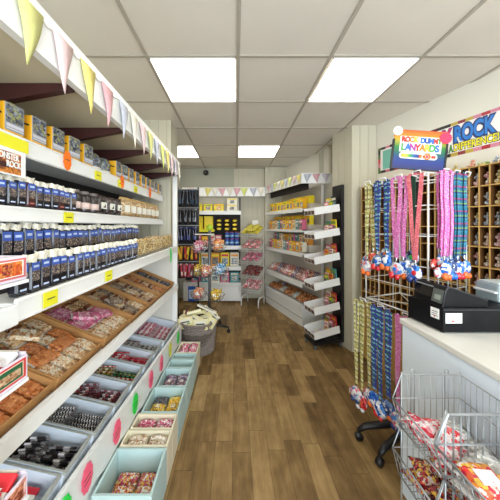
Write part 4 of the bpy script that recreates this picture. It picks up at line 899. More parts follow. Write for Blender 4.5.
for a in range(3):
    for i in range(9):
        spawn(BR[(i * 3 + a) % 4], 'sweet_bag', 'sweet bag on the fourth gondola shelf, %s row, %s from the near end' % (ORD[a + 1], ORD[i + 1]), 'sweet bag', GM @ T(-.08 - i * .128, .045 + a * .095, .665) @ RX(-42) @ RZ(j(-3, 3)), 'red bags on the gondola')
ORC = speckle('orange_sweets', [(176, 96, 46), (206, 130, 70), (120, 60, 36), (226, 180, 130)], 55, .2)
BO = [bag(.13, .13, .05, ORC, 50, None), bag(.12, .14, .05, CANDYC, 51, None), bag(.12, .14, .05, CANDYV, 52)]
for a in range(2):
    for i in range(9):
        spawn(BO[1 if (i in (2, 5) and a == 0) else 2 if i == 7 and a else 0], 'sweet_bag', 'sweet bag lying in the gondola base tray, %s row, %s from the near end' % (('front', 'rear')[a], ORD[i + 1]), 'sweet bag', GM @ T(-.08 - i * .128, .05 + a * .14, .335) @ RX(-58) @ RZ(j(-3, 3)), 'bags in the gondola base')
# ================================================================== MOBILE TRAY RACK at the near end
mr = R(13); mx_, my_ = Vector((math.cos(mr), math.sin(mr), 0)), Vector((-math.sin(mr), math.cos(mr), 0))
MM = frame((.938, 2.80, 0), mx_, my_, (0, 0, 1))
mo = thing('tray_rack', 'black wheeled rack with six sloping white trays at the gondola end', 'tray rack', mat4=MM)
part('back_panel', MB().box(.352, .392, -.005, .17, .06, 1.985), BLACK, mo)
part('base', MB().box(-.01, .39, .0, .24, .06, .09).box(.10, .352, .02, .22, .095, .115), BLACK, mo)
for x, y in ((.01, .02), (.36, .02), (.01, .22), (.36, .22)):
    part('castor', MB().tube([(x - .012, y, .026), (x + .012, y, .026)], .026, 12).cyl((x, y, .05), .012, .012, 8), M('castor_grey', (90, 90, 92), .35), mo)
TI = math.atan2(.05, .33)
CARDP = [carton(.06, .012, .13, CP, PIC['dark'], .7, CW), carton(.06, .012, .13, CW, PIC['warm'], .7, CP), carton(.06, .012, .13, CO, PIC['warm'], .7, CR_), carton(.06, .012, .13, CG, PIC['dark'], .7, CY)]
LIL = M('tray_lilac', (216, 206, 222), .5)
tw = ['topmost', 'second', 'third', 'fourth', 'fifth', 'lowest']
for k, z in enumerate((1.61, 1.32, 1.02, .71, .415, .125)):
    tm = T(0, 0, z) @ RY(-math.degrees(TI))
    m = MB().box(0, .345, 0, .24, 0, .004).box(0, .345, 0, .006, .004, .088).box(0, .345, .234, .24, .004, .088).box(.0, .006, .006, .234, .004, .06)
    tp = part('tray', m, SHELFW, mo); tp.matrix_local = tm
    f2 = MB()
    for q in range(3): f2.box(-.0015, 0, .012 + q * .075, .075 + q * .075, .008, .055)
    fp = part('picture_strip', f2.mesh('picture_strip', speckle('strip_%d' % k, [(70, 50, 46), (110, 80, 66), (150, 120, 100), (50, 40, 40)], 40, .4)), None, tp) if False else link('picture_strip', f2.mesh('picture_strip', speckle('strip_%d' % k, [(70, 50, 46), (110, 80, 66), (150, 120, 100), (50, 40, 40)], 40, .4)), tp)
    fp['label'] = 'dark brown pictures along the tray front'
    for q in range(4):
        spawn(CARDP[(q + k) % 4], 'card_pack', '%s sweet card standing in the %s tray of the wheeled rack' % (('first', 'second', 'third', 'fourth')[q], tw[k]), 'sweet card', MM @ tm @ T(.212 + .026 * q - .012 * (q == 3), .06 + .035 * (q % 3) + .03, .005) @ RZ(-75) @ RX(-12), 'cards in the wheeled rack')
    P = slab_p(.055, .16, .02, [LIL, CANDYV, CANDYP, CANDYV, LIL, LIL][k], [CP, LABW, LABW, CP, LABW, LABW][k], .4, LIL)
    for q in range(2):
        spawn(P, 'flat_packet', 'flat packet lying in the %s tray of the wheeled rack, %s' % (tw[k], ('nearer', 'farther')[q]), 'sweet packet', MM @ tm @ T(.112, .06 + q * .085 , .0055) @ RZ(90) , 'flat packets in the wheeled rack')
hp = carton(.10, .012, .19, CY, PIC['dark'], .7, CG); hp2 = carton(.10, .012, .19, BLACK, PIC['cool'], .8, CW); hp3 = carton(.10, .012, .19, CT, PIC['dark'], .7, CG); hp4 = carton(.10, .012, .19, CR_, PIC['warm'], .7, CO)
for k, (z, P, c) in enumerate(((1.80, hp2, 'black'), (1.50, hp, 'yellow and green'), (1.20, hp4, 'red'), (.90, hp3, 'teal'), (.60, hp4, 'orange red'), (.31, hp4, 'rusty red'))):
    tm = T(0, 0, (1.61, 1.32, 1.02, .71, .415, .125)[k]) @ RY(-math.degrees(TI))
    spawn(P, 'picture_card', '%s picture card upright against the black back panel above the %s tray' % (c, tw[k]), 'sweet card', MM @ tm @ T(.318, .065, .005) @ RZ(-90) @ RX(-3), 'cards against the black panel')
    spawn(carton(.10, .012, .17, *((CY, PIC['warm'], .7, CW), (CT, PIC['dark'], .7, CG), (CP, PIC['warm'], .7, CW), (CO, PIC['dark'], .7, CY), (CW, PIC['warm'], .7, CP), (CR_, PIC['cool'], .7, CW))[k]), 'picture_card', 'rear picture card against the black back panel above the %s tray' % tw[k], 'sweet card', MM @ tm @ T(.318, .175, .005) @ RZ(-90) @ RX(-3), 'cards against the black panel')
# ================================================================== PIGEONHOLE UNIT on the right wall
dv = Vector((.3177, -.9482, 0)); nv = Vector((-.9482, -.3177, 0))      # along wall toward the viewer, and into the room
PD = .25
PO = Vector((1.662, 2.765, 0)) + nv * PD + dv * .004
PM = frame(PO, dv, -nv, (0, 0, 1))        # local x along the wall (nearer), y depth into the wall, z up
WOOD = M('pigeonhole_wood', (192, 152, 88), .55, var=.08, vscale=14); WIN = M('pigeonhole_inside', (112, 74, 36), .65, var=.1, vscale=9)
CW_, CH = .0573, .146; NC, NR = 24, 9; ZT = 1.918
PL = CW_ * NC
pg = thing('pigeonhole_unit', 'large wooden pigeonhole unit of small cells on the right wall behind the till', 'shelving', mat4=PM)
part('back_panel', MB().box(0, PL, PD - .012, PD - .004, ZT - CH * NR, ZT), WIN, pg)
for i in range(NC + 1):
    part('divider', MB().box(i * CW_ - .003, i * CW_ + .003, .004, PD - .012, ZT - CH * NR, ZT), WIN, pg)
    part('divider_edge', MB().box(i * CW_ - .0035, i * CW_ + .0035, 0, .004, ZT - CH * NR, ZT), WOOD, pg)
for k in range(NR + 1):
    part('shelf_board', MB().box(0, PL, -.003, PD - .012, ZT - k * CH - .008, ZT - k * CH), WOOD, pg)
part('plinth', MB().box(0, PL, .01, PD - .01, 0, ZT - CH * NR - .008), WOOD, pg)
SW = {k: Proto(MB().ball((0, 0, .020), (.017, .015, .02), 9, 7).ball((.004, -.003, .048), (.011, .010, .013), 8, 6).tube([(.016 * math.cos(a * PI / 5), -.014, .022 + .012 * math.sin(a * PI / 5)) for a in range(10)], .0035, 5, True).mesh('wrapped_sweet', speckle('dummy_' + k, v, 110, .25))) for k, v in {
 'white': [(236, 228, 214), (206, 190, 170), (240, 236, 230), (214, 160, 150)], 'pink': [(226, 160, 170), (240, 214, 214), (206, 110, 120), (240, 230, 226)], 'yellow': [(230, 214, 150), (206, 170, 90), (240, 232, 200)], 'orange': [(214, 130, 80), (236, 214, 190), (190, 80, 60)], 'blue': [(190, 200, 214), (110, 130, 160), (230, 228, 226)]}.items()}
ks = list(SW); G = 'wrapped sweets in the pigeonholes'
colset = [0, 1, 2, 3] + list(range(14, NC))
for c in colset:
    near = c >= 14
    for r_ in range(NR):
        if near and r_ > 6: continue
        if not near and r_ in (0,) and c > 3: continue
        k = random.choice(ks)
        for q in range(2):
            k2 = k if random.random() < .6 else random.choice(ks)
            colw = '%s column from the %s end' % ((ORD[NC - c], 'near') if near else (ORD[c + 1], 'far'))
            spawn(SW[k2], 'wrapped_sweet', 'tiny wrapped sweet in %s, %s pigeonhole down, %s' % (colw, ORD[r_ + 1], ('lower', 'upper')[q]), 'wrapped sweet',
                  PM @ T((c + .5) * CW_ + (.003 if q == 0 else -.003), .035 + .01 * q, ZT - (r_ + 1) * CH + .0005 + (.050 if q else 0)) @ RZ(j(-60, 60)) @ Matrix.Scale(.9 if q == 0 else .8, 4), G)
for i in range(13):
    k = ks[(i * 3) % 5]
    P = [SW[k], carton(.05, .04, .028, [CR_, CW, CP, CG][i % 4], PIC['warm'], .6, CW)][i % 2]
    spawn(P, ['wrapped_sweet', 'small_carton'][i % 2], '%s on top of the pigeonhole unit, %s from its near end' % (('tiny wrapped sweet', 'tiny carton')[i % 2], ORD[13 - i]), ('wrapped sweet', 'carton')[i % 2], PM @ T(.62 + i * .058, .05 + .02 * (i % 3), ZT + .0005) @ RZ(j(-30, 30)), 'odds and ends on the pigeonhole unit')
# ================================================================== BANNER on the right wall
BO_ = Vector((1.662, 2.765, 0)) + nv * .0075
BM = frame(BO_, dv, (0, 0, 1), nv)    # local x along, y up, z out of wall
bn = thing('wall_banner', 'long rainbow bordered wall banner reading ROCK above the pigeonhole unit', 'banner', mat4=BM)
BL = 1.45
BW_ = M('banner_white', (240, 236, 232), .45)
part('panel', MB().box(.012, BL, 2.086, 2.378, -.006, 0), BW_, bn)
ROCKB = [(170, 36, 46), (50, 44, 44), (206, 70, 80), (110, 40, 50), (186, 160, 60), (80, 110, 60), (190, 60, 50), (36, 32, 34), (206, 130, 150), (140, 46, 56)]
RB = bands('rock_border', ROCKB, 'X', .052, .4, rnd=True)
for y0, y1 in ((2.352, 2.378), (2.086, 2.116)): part('border', MB().box(.012, BL, y0, y1, 0, .0015), RB, bn, 'striped border of rock sticks')
part('border', MB().box(.012, .04, 2.116, 2.352, 0, .0015), bands('rock_border_side', ROCKB, 'Y', .05, .4, rnd=True), bn)
part('picture', MB().box(.07, .20, 2.125, 2.335, 0, .0012), M('banner_teal', (120, 186, 170), .5), bn, 'pale teal picture')
def banner_text(t, x0, y, h, col, outl, w, fat=.003):
    sz = h / .70
    for nm, c, f, z in (('lettering', outl, fat * 2.2, .0008), ('lettering', col, fat * .6, .0022)):
        me = text_mesh(t, sz, c, .0006, f)
        xs = [v.co.x for v in me.vertices]; a, b = min(xs), max(xs); ysx = [v.co.y for v in me.vertices]; ya, yb = min(ysx), max(ysx)
        for v in me.vertices: v.co.x = (v.co.x - (a + b) / 2) * (w / (b - a)) * (1 if f < fat else 1 + fat * 3 / w); v.co.y = v.co.y - (ya + yb) / 2
        o = link(nm, me, bn, T(x0 + w / 2, y, z))
BLUE = M('letter_blue', (24, 120, 206), .4); BLUD = M('letter_blue_dark', (20, 50, 110), .4); PURP = M('letter_pink', (206, 40, 110), .4); PURD = M('letter_purple_dark', (120, 40, 110), .4)
YEL = M('letter_yellow', (240, 226, 40), .4); DRK = M('letter_dark', (40, 60, 50), .4); GRE = M('letter_green', (70, 160, 70), .4)
banner_text('ROCK', .757, 2.268, .125, BLUE, BLUD, .262, .009)
banner_text('Y', .665, 2.27, .125, PURP, PURD, .068, .006)
banner_text('DIFFERENCE!', .752, 2.158, .058, YEL, DRK, .285, .003)
banner_text('A', .716, 2.158, .058, GRE, DRK, .026, .003)
banner_text('H', .676, 2.158, .058, GRE, DRK, .028, .003)
# ================================================================== COUNTER
ct = thing('counter', 'white laminate shop counter in the right foreground below the till', 'counter', (1.3, .4, 0))
CTOP = M('counter_top', (226, 224, 216), .35, var=.02, vscale=10); CFR = M('counter_front', (232, 243, 255), .4)
part('body', MB().box(.924, 1.62, -.6, 1.31, 0, .936), CFR, ct, world=True)
part('top', MB().box(.914, 1.64, -.61, 1.322, .936, .968, .006), CTOP, ct, world=True)
# till
tl = thing('cash_register', 'black cash register with two white stickers on the counter', 'cash register', (1.17, 1.22, .969))
TLB = M('till_black', (9, 9, 14), .45, spec=.22)
for x, y in ((.995, 1.14), (.985, 1.30), (1.38, 1.14), (1.38, 1.30)): part('foot', MB().cyl((x, y, .969), .01, .006, 10), BLACK, tl, world=True)
d = MB().hexa([(.985, 1.123, .975), (1.50, 1.123, .975), (1.50, 1.33, .975), (.962, 1.318, .975), (.985, 1.123, 1.09), (1.50, 1.123, 1.09), (1.50, 1.33, 1.09), (.962, 1.318, 1.09)])
part('cash_drawer', d, TLB, tl, world=True)
part('drawer_seam', MB().box(.99, 1.50, 1.1215, 1.123, 1.078, 1.082), M('till_seam', (50, 50, 54), .4), tl, world=True)
ya, yb_ = 1.135, 1.318
prof = [(.992, 1.09), (1.008, 1.168), (1.018, 1.183), (1.035, 1.184), (1.21, 1.122), (1.21, 1.09)]
part('housing', MB().prism([(x, ya, z) for x, z in prof], (0, yb_ - ya, 0)), TLB, tl, world=True)
part('housing_rim', MB().tube([(x, ya - .001, z) for x, z in prof[:5]], .003, 6), M('till_grey', (60, 62, 66), .4), tl, world=True)
n1 = Vector((-.078, 0, .016)).normalized()
def face(x0, z0, x1, z1, y0, y1, t): return MB().hexa([(x0, y0, z0), (x1, y0, z1), (x1, y1, z1), (x0, y1, z0), (x0 - t, y0, z0 + .001), (x1 - t, y0, z1 + .001), (x1 - t, y1, z1 + .001), (x0 - t, y1, z0 + .001)])
part('customer_display', face(.997, 1.115, 1.0075, 1.166, 1.205, 1.315, .003), M('display_gloss', (10, 11, 14), .06, coat=.6), tl, 'glossy black display', world=True)
part('display_bar', face(.9945, 1.102, 1.0075, 1.167, 1.14, 1.20, .003), M('display_grey', (96, 102, 98), .4), tl, 'grey side panel of the display', world=True)
part('display_label', face(.9975, 1.117, 1.002, 1.140, 1.15, 1.185, .004), M('display_silver', (150, 160, 152), .3), tl, world=True)
part('highlight_strip', face(1.008, 1.168, 1.0095, 1.174, 1.205, 1.315, .003), M('display_silver2', (140, 146, 150), .3), tl, world=True)
def sticker(nm, org, xd, yd, w, h):
    zd = Vector(xd).cross(Vector(yd)); m = frame(org, xd, yd, zd)
    s = part(nm, MB().box(0, w, 0, h, 0, .0012).mesh(nm, PAPER), None, tl) if False else link(nm, MB().box(0, w, 0, h, 0, .0012).mesh(nm, PAPER), tl, WM[tl.name].inverted() @ m)
    s['label'] = 'white printed sticker'
    k = MB()
    for i in range(3): k.box(w * .12, w * (.85 - .1 * (i % 2)), h * (.62 - .2 * i), h * (.70 - .2 * i), .0012, .0016)
    link('print', k.mesh('print', M('print_grey', (130, 130, 136), .5)), s)
    q = MB().box(w * .38, w * .52, h * .12, h * .28, .0012, .0016); link('print', q.mesh('print', M('print_red', (206, 60, 60), .5)), s)
sticker('sticker', (.997, 1.1228, 1.017), (1, 0, 0), (0, 0, 1), .078, .048)
lx = Vector((.023, -.195, 0)).normalized()
sticker('sticker', (.9762, 1.183, 1.028), (lx.x, lx.y, 0), (0, 0, 1), .044, .05)
pr = thing('receipt_printer', 'pale grey receipt printer behind the black cash register', 'printer', (1.405, 1.25, 1.0905))
part('body', MB().box(-.08, .09, -.06, .06, 0, .09, .008), M('printer_grey', (150, 164, 166), .4), pr)
part('paper_slot', MB().box(-.05, .05, -.0612, -.059, .055, .062), INK, pr); part('lid', MB().box(-.07, .08, -.05, .05, .09, .098, .003), M('printer_lid', (196, 206, 204), .4), pr)
part('ledge', MB().box(-.095, -.078, -.055, .055, .045, .055, .002), M('printer_white', (230, 232, 230), .4), pr)
# ================================================================== WIRE BASKET STAND
wb_ = thing('basket_stand', 'chrome wire basket stand of sweets standing against the counter front', 'basket stand', (.77, .7, 0))
WIRE = M('basket_wire', (166, 171, 175), .35, .6)
XF, XL, XBk = .632, .668, .904
def basket(y0, y1, zf):
    zt, zr = zf + .20, zf + .105
    root = part('wire_basket', MB().tube([(XL, y0, zt), (XBk, y0, zt), (XBk, y1, zt), (XL, y1, zt)], .0024, 6), WIRE, wb_, world=True)
    for y in (y0, y1):
        m = MB().tube([(XL, y, zt), (XF, y, zr), (XL - .01, y, zf), (XBk, y, zf)], .0024, 6).tube([(XF, y, zr), (XBk, y, zr)], .0018, 6)
        n = 10
        for i in range(1, n): x = XL + (XBk - XL) * i / n; m.tube([(x, y, zf), (x, y, zt)], .0012, 4)
        part('wire_panel', m, WIRE, root, world=True)
    n = max(3, int((y1 - y0) / .021))
    m = MB()
    for i in range(1, n): y = y0 + (y1 - y0) * i / n; m.tube([(XBk, y, zf), (XBk, y, zt)], .0012, 4)
    m.tube([(XBk, y0, zf), (XBk, y1, zf)], .003, 6).tube([(XBk, y0, zr), (XBk, y1, zr)], .0024, 6)
    part('wire_panel', m, WIRE, root, world=True)
    m = MB().tube([(XF, y0, zr), (XF, y1, zr)], .0035, 6).tube([(XL - .01, y0, zf), (XL - .01, y1, zf)], .003, 6).tube([(XF + .008, y0, zr - .035), (XF + .008, y1, zr - .035)], .002, 6)
    for i in range(1, n): y = y0 + (y1 - y0) * i / n; m.tube([(XL - .01, y, zf), (XF, y, zr)], .0012, 4)
    part('wire_panel', m, WIRE, root, world=True)
    m = MB()
    for i in range(1, 8): x = XL + (XBk - XL) * i / 8; m.tube([(x, y0, zf), (x, y1, zf)], .0018, 4)
    for i in range(n + 1): y = y0 + (y1 - y0) * i / n; m.tube([(XL - .01, y, zf), (XBk, y, zf)], .0016, 4)
    part('basket_floor', m, WIRE, root, world=True)
BY = [(.753, .953), (.50, .749), (.25, .496)]
for zf in (.68, .482):
    for y0, y1 in BY: basket(y0, y1, zf)
for y in (.753, .953, .50, .25):
    for x in (XL, XBk): part('leg', MB().tube([(x, y, .0), (x, y, .89)], .0032, 6), WIRE, wb_, world=True)
part('base_frame', MB().tube([(XL, .25, .05), (XBk, .25, .05), (XBk, .953, .05), (XL, .953, .05)], .0045, 6, True), WIRE, wb_, world=True)
for x in (.715, .852):
    part('hook', MB().tube([(x - .007, .955, .70)] + [(x + .007 * math.cos(PI - a * PI / 6), .955, .893 + .007 * math.sin(a * PI / 6)) for a in range(7)] + [(x + .007, .955, .70)], .0018, 6), WIRE, wb_, world=True)
for y in (.752,):
    part('support_strut', MB().tube([(XL + .005, y - .004, .885), (XF + .002, y - .004, .778)], .0034, 6), M('strut_bright', (206, 210, 212), .3, .6), wb_, world=True)
RBAG = bag(.075, .10, .03, CANDYR, 61, None); RB2 = bag(.075, .10, .03, speckle('red_white', [(206, 40, 60), (236, 150, 160), (244, 236, 236), (226, 80, 100), (250, 246, 246), (240, 214, 216)], 34, .12), 62, None)
CBAG = bag(.075, .10, .03, speckle('clear_wrap_sweets', [(224, 224, 222), (200, 200, 196), (240, 240, 238), (176, 178, 172)], 40, .1), 63, None); HBAG = bag(.10, .11, .045, speckle('haribo_mix', [(226, 50, 50), (240, 150, 60), (250, 200, 80), (214, 40, 70), (244, 230, 224), (236, 110, 60)], 40, .12), 64, M('label_pinkwhite', (246, 226, 230), .4), (.5, .35)); DBG = bag(.075, .10, .03, speckle('dark_mix', [(150, 40, 50), (206, 60, 60), (90, 40, 46), (236, 190, 70), (230, 210, 200)], 60, .15), 65, None)
def heap(P, nm, y0, y1, zf, nx, ny, layers, wh, hgt=.03, sel=None):
    for l in range(layers):
        for a in range(ny):
            for u in range(nx):
                Pp = P if sel is None else sel(u, a, l)
                x = XL + .035 + (XBk - XL - .08) * (u + .5 * (l % 2) * .6) / max(1, nx - 1) * .86; y = y0 + (y1 - y0) * (a + .5) / ny
                spawn(Pp, 'sweet_bag', '%s sweet bag, %s, %s layer, %s from aisle, %s' % (nm(u, a, l) if callable(nm) else nm, wh, ('bottom', 'middle', 'top')[l], ORD[u + 1], ('near', 'middle', 'far')[min(2, a)]), 'sweet bag',
                      T(x, y, zf + .019 + l * hgt) @ RZ(j(-20, 20)) @ RX(-87 + j(-2, 2)) @ T(0, 0, -.05), 'sweet bags in the wire baskets')
heap(None, lambda u, a, l: 'red and white' if u < 2 else 'clear', .753, .953, .68, 3, 2, 1, 'far upper wire basket', .040, lambda u, a, l: (RB2 if (u + a) % 2 else RBAG) if u < 2 else CBAG)
heap(None, lambda u, a, l: 'clear' if a else 'orange and red', .50, .749, .68, 3, 2, 1, 'middle upper wire basket', .040, lambda u, a, l: HBAG if a == 0 else CBAG)
for i, (x, y, z, yaw) in enumerate(((.712, .675, .748, 84), (.79, .64, .745, 84), (.70, .56, .74, 40))):
    spawn(HBAG, 'sweet_bag', 'orange sweet bag with pinkish label on top of the middle wire basket, %s' % ('centre', 'aisle side', 'counter side')[i], 'sweet bag', T(x, y, z) @ RZ(yaw - 90) @ RX(-82) @ T(0, 0, -.06), 'sweet bags in the wire baskets')
heap(DBG, 'dark red', .753, .953, .482, 3, 2, 2, 'far lower wire basket', .04)
heap(DBG, 'dark red', .50, .749, .482, 3, 2, 1, 'middle lower wire basket', .03)
# ================================================================== LANYARD SPINNER
cx, cy = 1.24, 1.62
la = thing('lanyard_spinner', 'white wire spinner stand hung with lanyards between pigeonholes and counter', 'spinner rack', (cx, cy, 0))
WW = WIREW
part('pole', MB().lathe([(0, .07), (.016, .07), (.016, 1.87), (0, 1.87)], 10), BLACK, la)
for a, r in ((178, .39), (205, .39), (285, .26), (350, .36), (62, .36)):
    dx, dy = math.cos(R(a)), math.sin(R(a))
    lg = part('leg', MB().tube([(0, 0, .13), (dx * r * .5, dy * r * .5, .115), (dx * r * .9, dy * r * .9, .095), (dx * r, dy * r, .07)], [.03, .024, .02, .015], 8), BLACK, la)
    part('castor', MB().tube([(dx * r - dy * .014, dy * r + dx * .014, .027), (dx * r + dy * .014, dy * r - dx * .014, .027)], .027, 12).cyl((dx * r, dy * r, .045), .010, .03, 8), BLACK, lg)
Nn, Ll, Rr, Bb = (1.10, 1.35), (.97, 1.76), (1.44, 1.477), (1.31, 1.887)
for p in (Nn, Ll, Rr, Bb): part('frame_post', MB().tube([(*p, .94), (*p, 1.79)], .005, 6), WW, la, world=True)
ring = [Nn, Rr, Bb, Ll]
for z, rr in ((1.785, .0045), (1.60, .003), (1.42, .003), (1.24, .003), (1.10, .003), (.945, .006)):
    part('frame_rail', MB().tube([(*p, z) for p in ring], rr, 6, True), WW, la, world=True)
for z in (.945, 1.785):
    part('spoke', MB().tube([(*Nn, z), (*Bb, z)], .004, 6), WW, la, world=True); part('spoke', MB().tube([(*Ll, z), (*Rr, z)], .004, 6), WW, la, world=True)
for t_ in (.25, .5, .75):
    for P_, Q_ in ((Nn, Ll), (Nn, Rr)):
        x, y = P_[0] + (Q_[0] - P_[0]) * t_, P_[1] + (Q_[1] - P_[1]) * t_
        part('upright_wire', MB().tube([(x, y, .945), (x, y, 1.785)], .0025, 5), WW, la, world=True)
nl = Vector((-.953, -.302, 0)); nr = Vector((.35, -.937, 0)); tl_ = Vector((-.302, .953, 0)); tr_ = Vector((.937, .35, 0))
def hook(side, t, z, ln=.06, w=.045):
    P_, Q_, n, d = (Nn, Ll, nl, tl_) if side == 'L' else (Nn, Rr, nr, tr_)
    o = Vector((P_[0] + (Q_[0] - P_[0]) * t, P_[1] + (Q_[1] - P_[1]) * t, z)); w_ = d * (w / 2)
    part('hook', MB().tube([o - w_ + Vector((0, 0, -.012)), o - w_ + n * ln, o - w_ + n * (ln + .006) + Vector((0, 0, .02)), o + w_ + n * (ln + .006) + Vector((0, 0, .02)), o + w_ + n * ln, o + w_ + Vector((0, 0, -.012))], .0035, 6), WW, la, world=True)
    return o
PINK = speckle('lanyard_pink', [(226, 110, 190), (220, 90, 176), (232, 130, 200), (226, 104, 186), (244, 200, 226)], 130, .6)
STRAPS = {'yellow patterned': diamonds('lanyard_yellow', [(206, 200, 130), (60, 66, 56), (236, 232, 206), (150, 140, 70)], 110), 'orange': M('lanyard_orange', (226, 150, 50), .6, var=.1, vscale=80),
 'blue diamond': diamonds('lanyard_blue', [(50, 60, 150), (110, 190, 170), (40, 44, 110), (150, 200, 220), (60, 110, 60)], 55), 'pink': PINK, 'salmon': speckle('lanyard_salmon', [(232, 120, 130), (226, 100, 116), (240, 150, 150), (214, 90, 110)], 120, .6),
 'dark green': M('lanyard_green', (30, 76, 56), .6, var=.15, vscale=60), 'teal': bands('lanyard_teal', [(30, 110, 140), (30, 110, 140), (40, 130, 150), (40, 60, 120), (110, 150, 90), (30, 110, 140), (30, 90, 130), (150, 60, 110)], 'Z', .07, .6)}
BP = [M('pouch_blue', (40, 110, 210), .15, spec=.9), M('pouch_white', (226, 230, 236), .15, spec=.9), M('pouch_red', (206, 40, 50), .2, spec=.8), M('pouch_orange', (226, 110, 50), .2), M('pouch_navy', (40, 60, 120), .2, spec=.8), M('pouch_green', (60, 150, 80), .2)]
MIXP = [speckle('pouch_mix_%d' % i, v, 26, .12) for i, v in enumerate(([(40, 110, 210), (226, 232, 240), (60, 140, 220), (30, 80, 170), (240, 240, 240)], [(230, 232, 236), (190, 196, 206), (226, 120, 130), (240, 240, 240), (80, 130, 200)], [(206, 40, 50), (226, 90, 70), (240, 220, 210), (180, 30, 46)], [(40, 70, 130), (90, 120, 170), (200, 206, 214), (40, 50, 80)]))]
def lanyard(P_):
    return P_
def mk_lanyard(strap, ln, w, spread, pc, bow=.0, k=1):
    m = MB(); n = 6
    for s in (-1, 1):
        pts = [(s * (spread * (1 - (i / n) ** (1 + bow))) + s * .004, -.004 * s + .003 * math.sin(i * 1.3), -ln * i / n) for i in range(n + 1)]
        m.ribbon(pts, (w, 0, 0), (0, 1, 0))
    m.ribbon([(-spread, 0, 0), (0, .003, .004), (spread, 0, 0)], (0, 0, w * .6), (0, 1, 0))
    P = Proto(m.mesh('strap', strap))
    c = MB().tube([(0, 0, -ln + .004), (0, 0, -ln - .03)], .004, 6).box(-.008, .008, -.005, .005, -ln - .012, -ln + .006, .002, 1)
    P.p('clip', c.mesh('clip', CHROME))
    a, b = pc
    q = MB().ball((0, 0, 0), (.036, .014, .036), 14, 9); q.M = T(0, 0, 0)
    q = MB(); q.ball((.004, -.006, -ln - .066), (.040 * k, .016 * k, .042 * k), 14, 9)
    P.p('sweet_pouch', q.mesh('sweet_pouch', MIXP[a]), [('badge', MB().ball((.006, -.008 - .011 * k, -ln - .066), (.016, .004, .016), 12, 6).mesh('badge', BP[b]))])
    q = MB().ball((-.034, .010, -ln - .088), (.030 * k, .013 * k, .032 * k), 12, 8)
    P.p('sweet_pouch', q.mesh('sweet_pouch', MIXP[(a + 1) % 4]))
    r = MB(); r.ball((-.018, -.014, -ln - .105), (.019, .015, .022), 10, 7).ball((.018, -.012, -ln - .112), (.016, .013, .018), 10, 7)
    P.p('rock_dummy', r.mesh('rock_dummy', BP[(b + 2) % 6]))
    return P
def hang(side, t, z, kind, ln, w, spread, pc, out, lab, grp, slide=0, rz=0, k=1):
    P_, Q_, n, d = (Nn, Ll, nl, tl_) if side == 'L' else (Nn, Rr, nr, tr_)
    o = Vector((P_[0] + (Q_[0] - P_[0]) * t, P_[1] + (Q_[1] - P_[1]) * t, z)) + n * out + d * slide
    xd = -d if side == 'L' else d
    m = frame(o, xd, -n, (0, 0, 1)) @ RZ(rz)
    spawn(mk_lanyard(STRAPS[kind], ln, w, spread, pc, 0, k), 'lanyard', lab, 'lanyard', m, grp)
GU, GD = 'lanyards on the upper tier', 'lanyards on the lower tier'
ZU, ZD = 1.778, .938
for t_ in (.05, .30, .55, .83): hook('L', t_, 1.775)
for t_ in (.12, .40, .68): hook('R', t_, 1.775)
for t_ in (.15, .55, .88): hook('L', t_, .945, .08)
U = [('L', .86, 'yellow patterned', .52, .016, .014, (1, 1), .055, 'yellow patterned lanyard at the far left of the upper tier, outer one'), ('L', .80, 'yellow patterned', .46, .016, .018, (2, 3), .03, 'yellow patterned lanyard at the far left of the upper tier, inner one'),
 ('L', .94, 'yellow patterned', .49, .013, .012, (1, 4), .02, 'yellow patterned lanyard nearest the far left post of the upper tier'),
 ('L', .585, 'orange', .42, .026, .006, (0, 3), .016, 'orange lanyard on the upper tier behind the blue diamond ones'),
 ('L', .655, 'blue diamond', .47, .026, .016, (3, 0), .06, 'blue diamond lanyard of the upper tier, left one'), ('L', .505, 'blue diamond', .46, .026, .012, (0, 1), .055, 'blue diamond lanyard of the upper tier, right one'),
 ('L', .34, 'pink', .50, .024, .030, (1, 0), .062, 'bright pink lanyard of the upper tier beside the blue diamond ones'), ('L', .26, 'pink', .49, .024, .022, (0, 1), .05, 'bright pink lanyard of the upper tier beside the salmon one'),
 ('L', .19, 'dark green', .42, .022, .008, (3, 5), .015, 'dark green lanyard behind the salmon one on the upper tier'),
 ('L', .075, 'salmon', .50, .022, .034, (0, 2), .062, 'salmon pink lanyard hanging in a V on the upper tier')]
for s, t_, k, ln, w, spd, pc, out, lab in U: hang(s, t_, ZU, k, ln, w, spd, pc, out, lab, GU, rz=j(-6, 6))
nm_ = ['leftmost', 'second from left', 'third from left', 'rightmost']
for i in range(4): hang('R', .03 + .075 * i, ZU + .005, 'pink', (.47, .43)[i % 2], .022, .006, ((0, 1), (1, 0), (3, 4), (0, 0))[i], .072 - .034 * (i % 2), 'magenta pink lanyard above the till, %s of the cluster' % nm_[i], GU)
for i in range(3): hang('R', .36 + .085 * i, ZU, 'teal', (.47, .42)[i % 2], .028, .005, ((0, 0), (3, 4), (0, 1))[i], .072 - .034 * (i % 2), 'teal banded lanyard above the till, %s of the three' % ('left', 'middle', 'right')[i], GU)
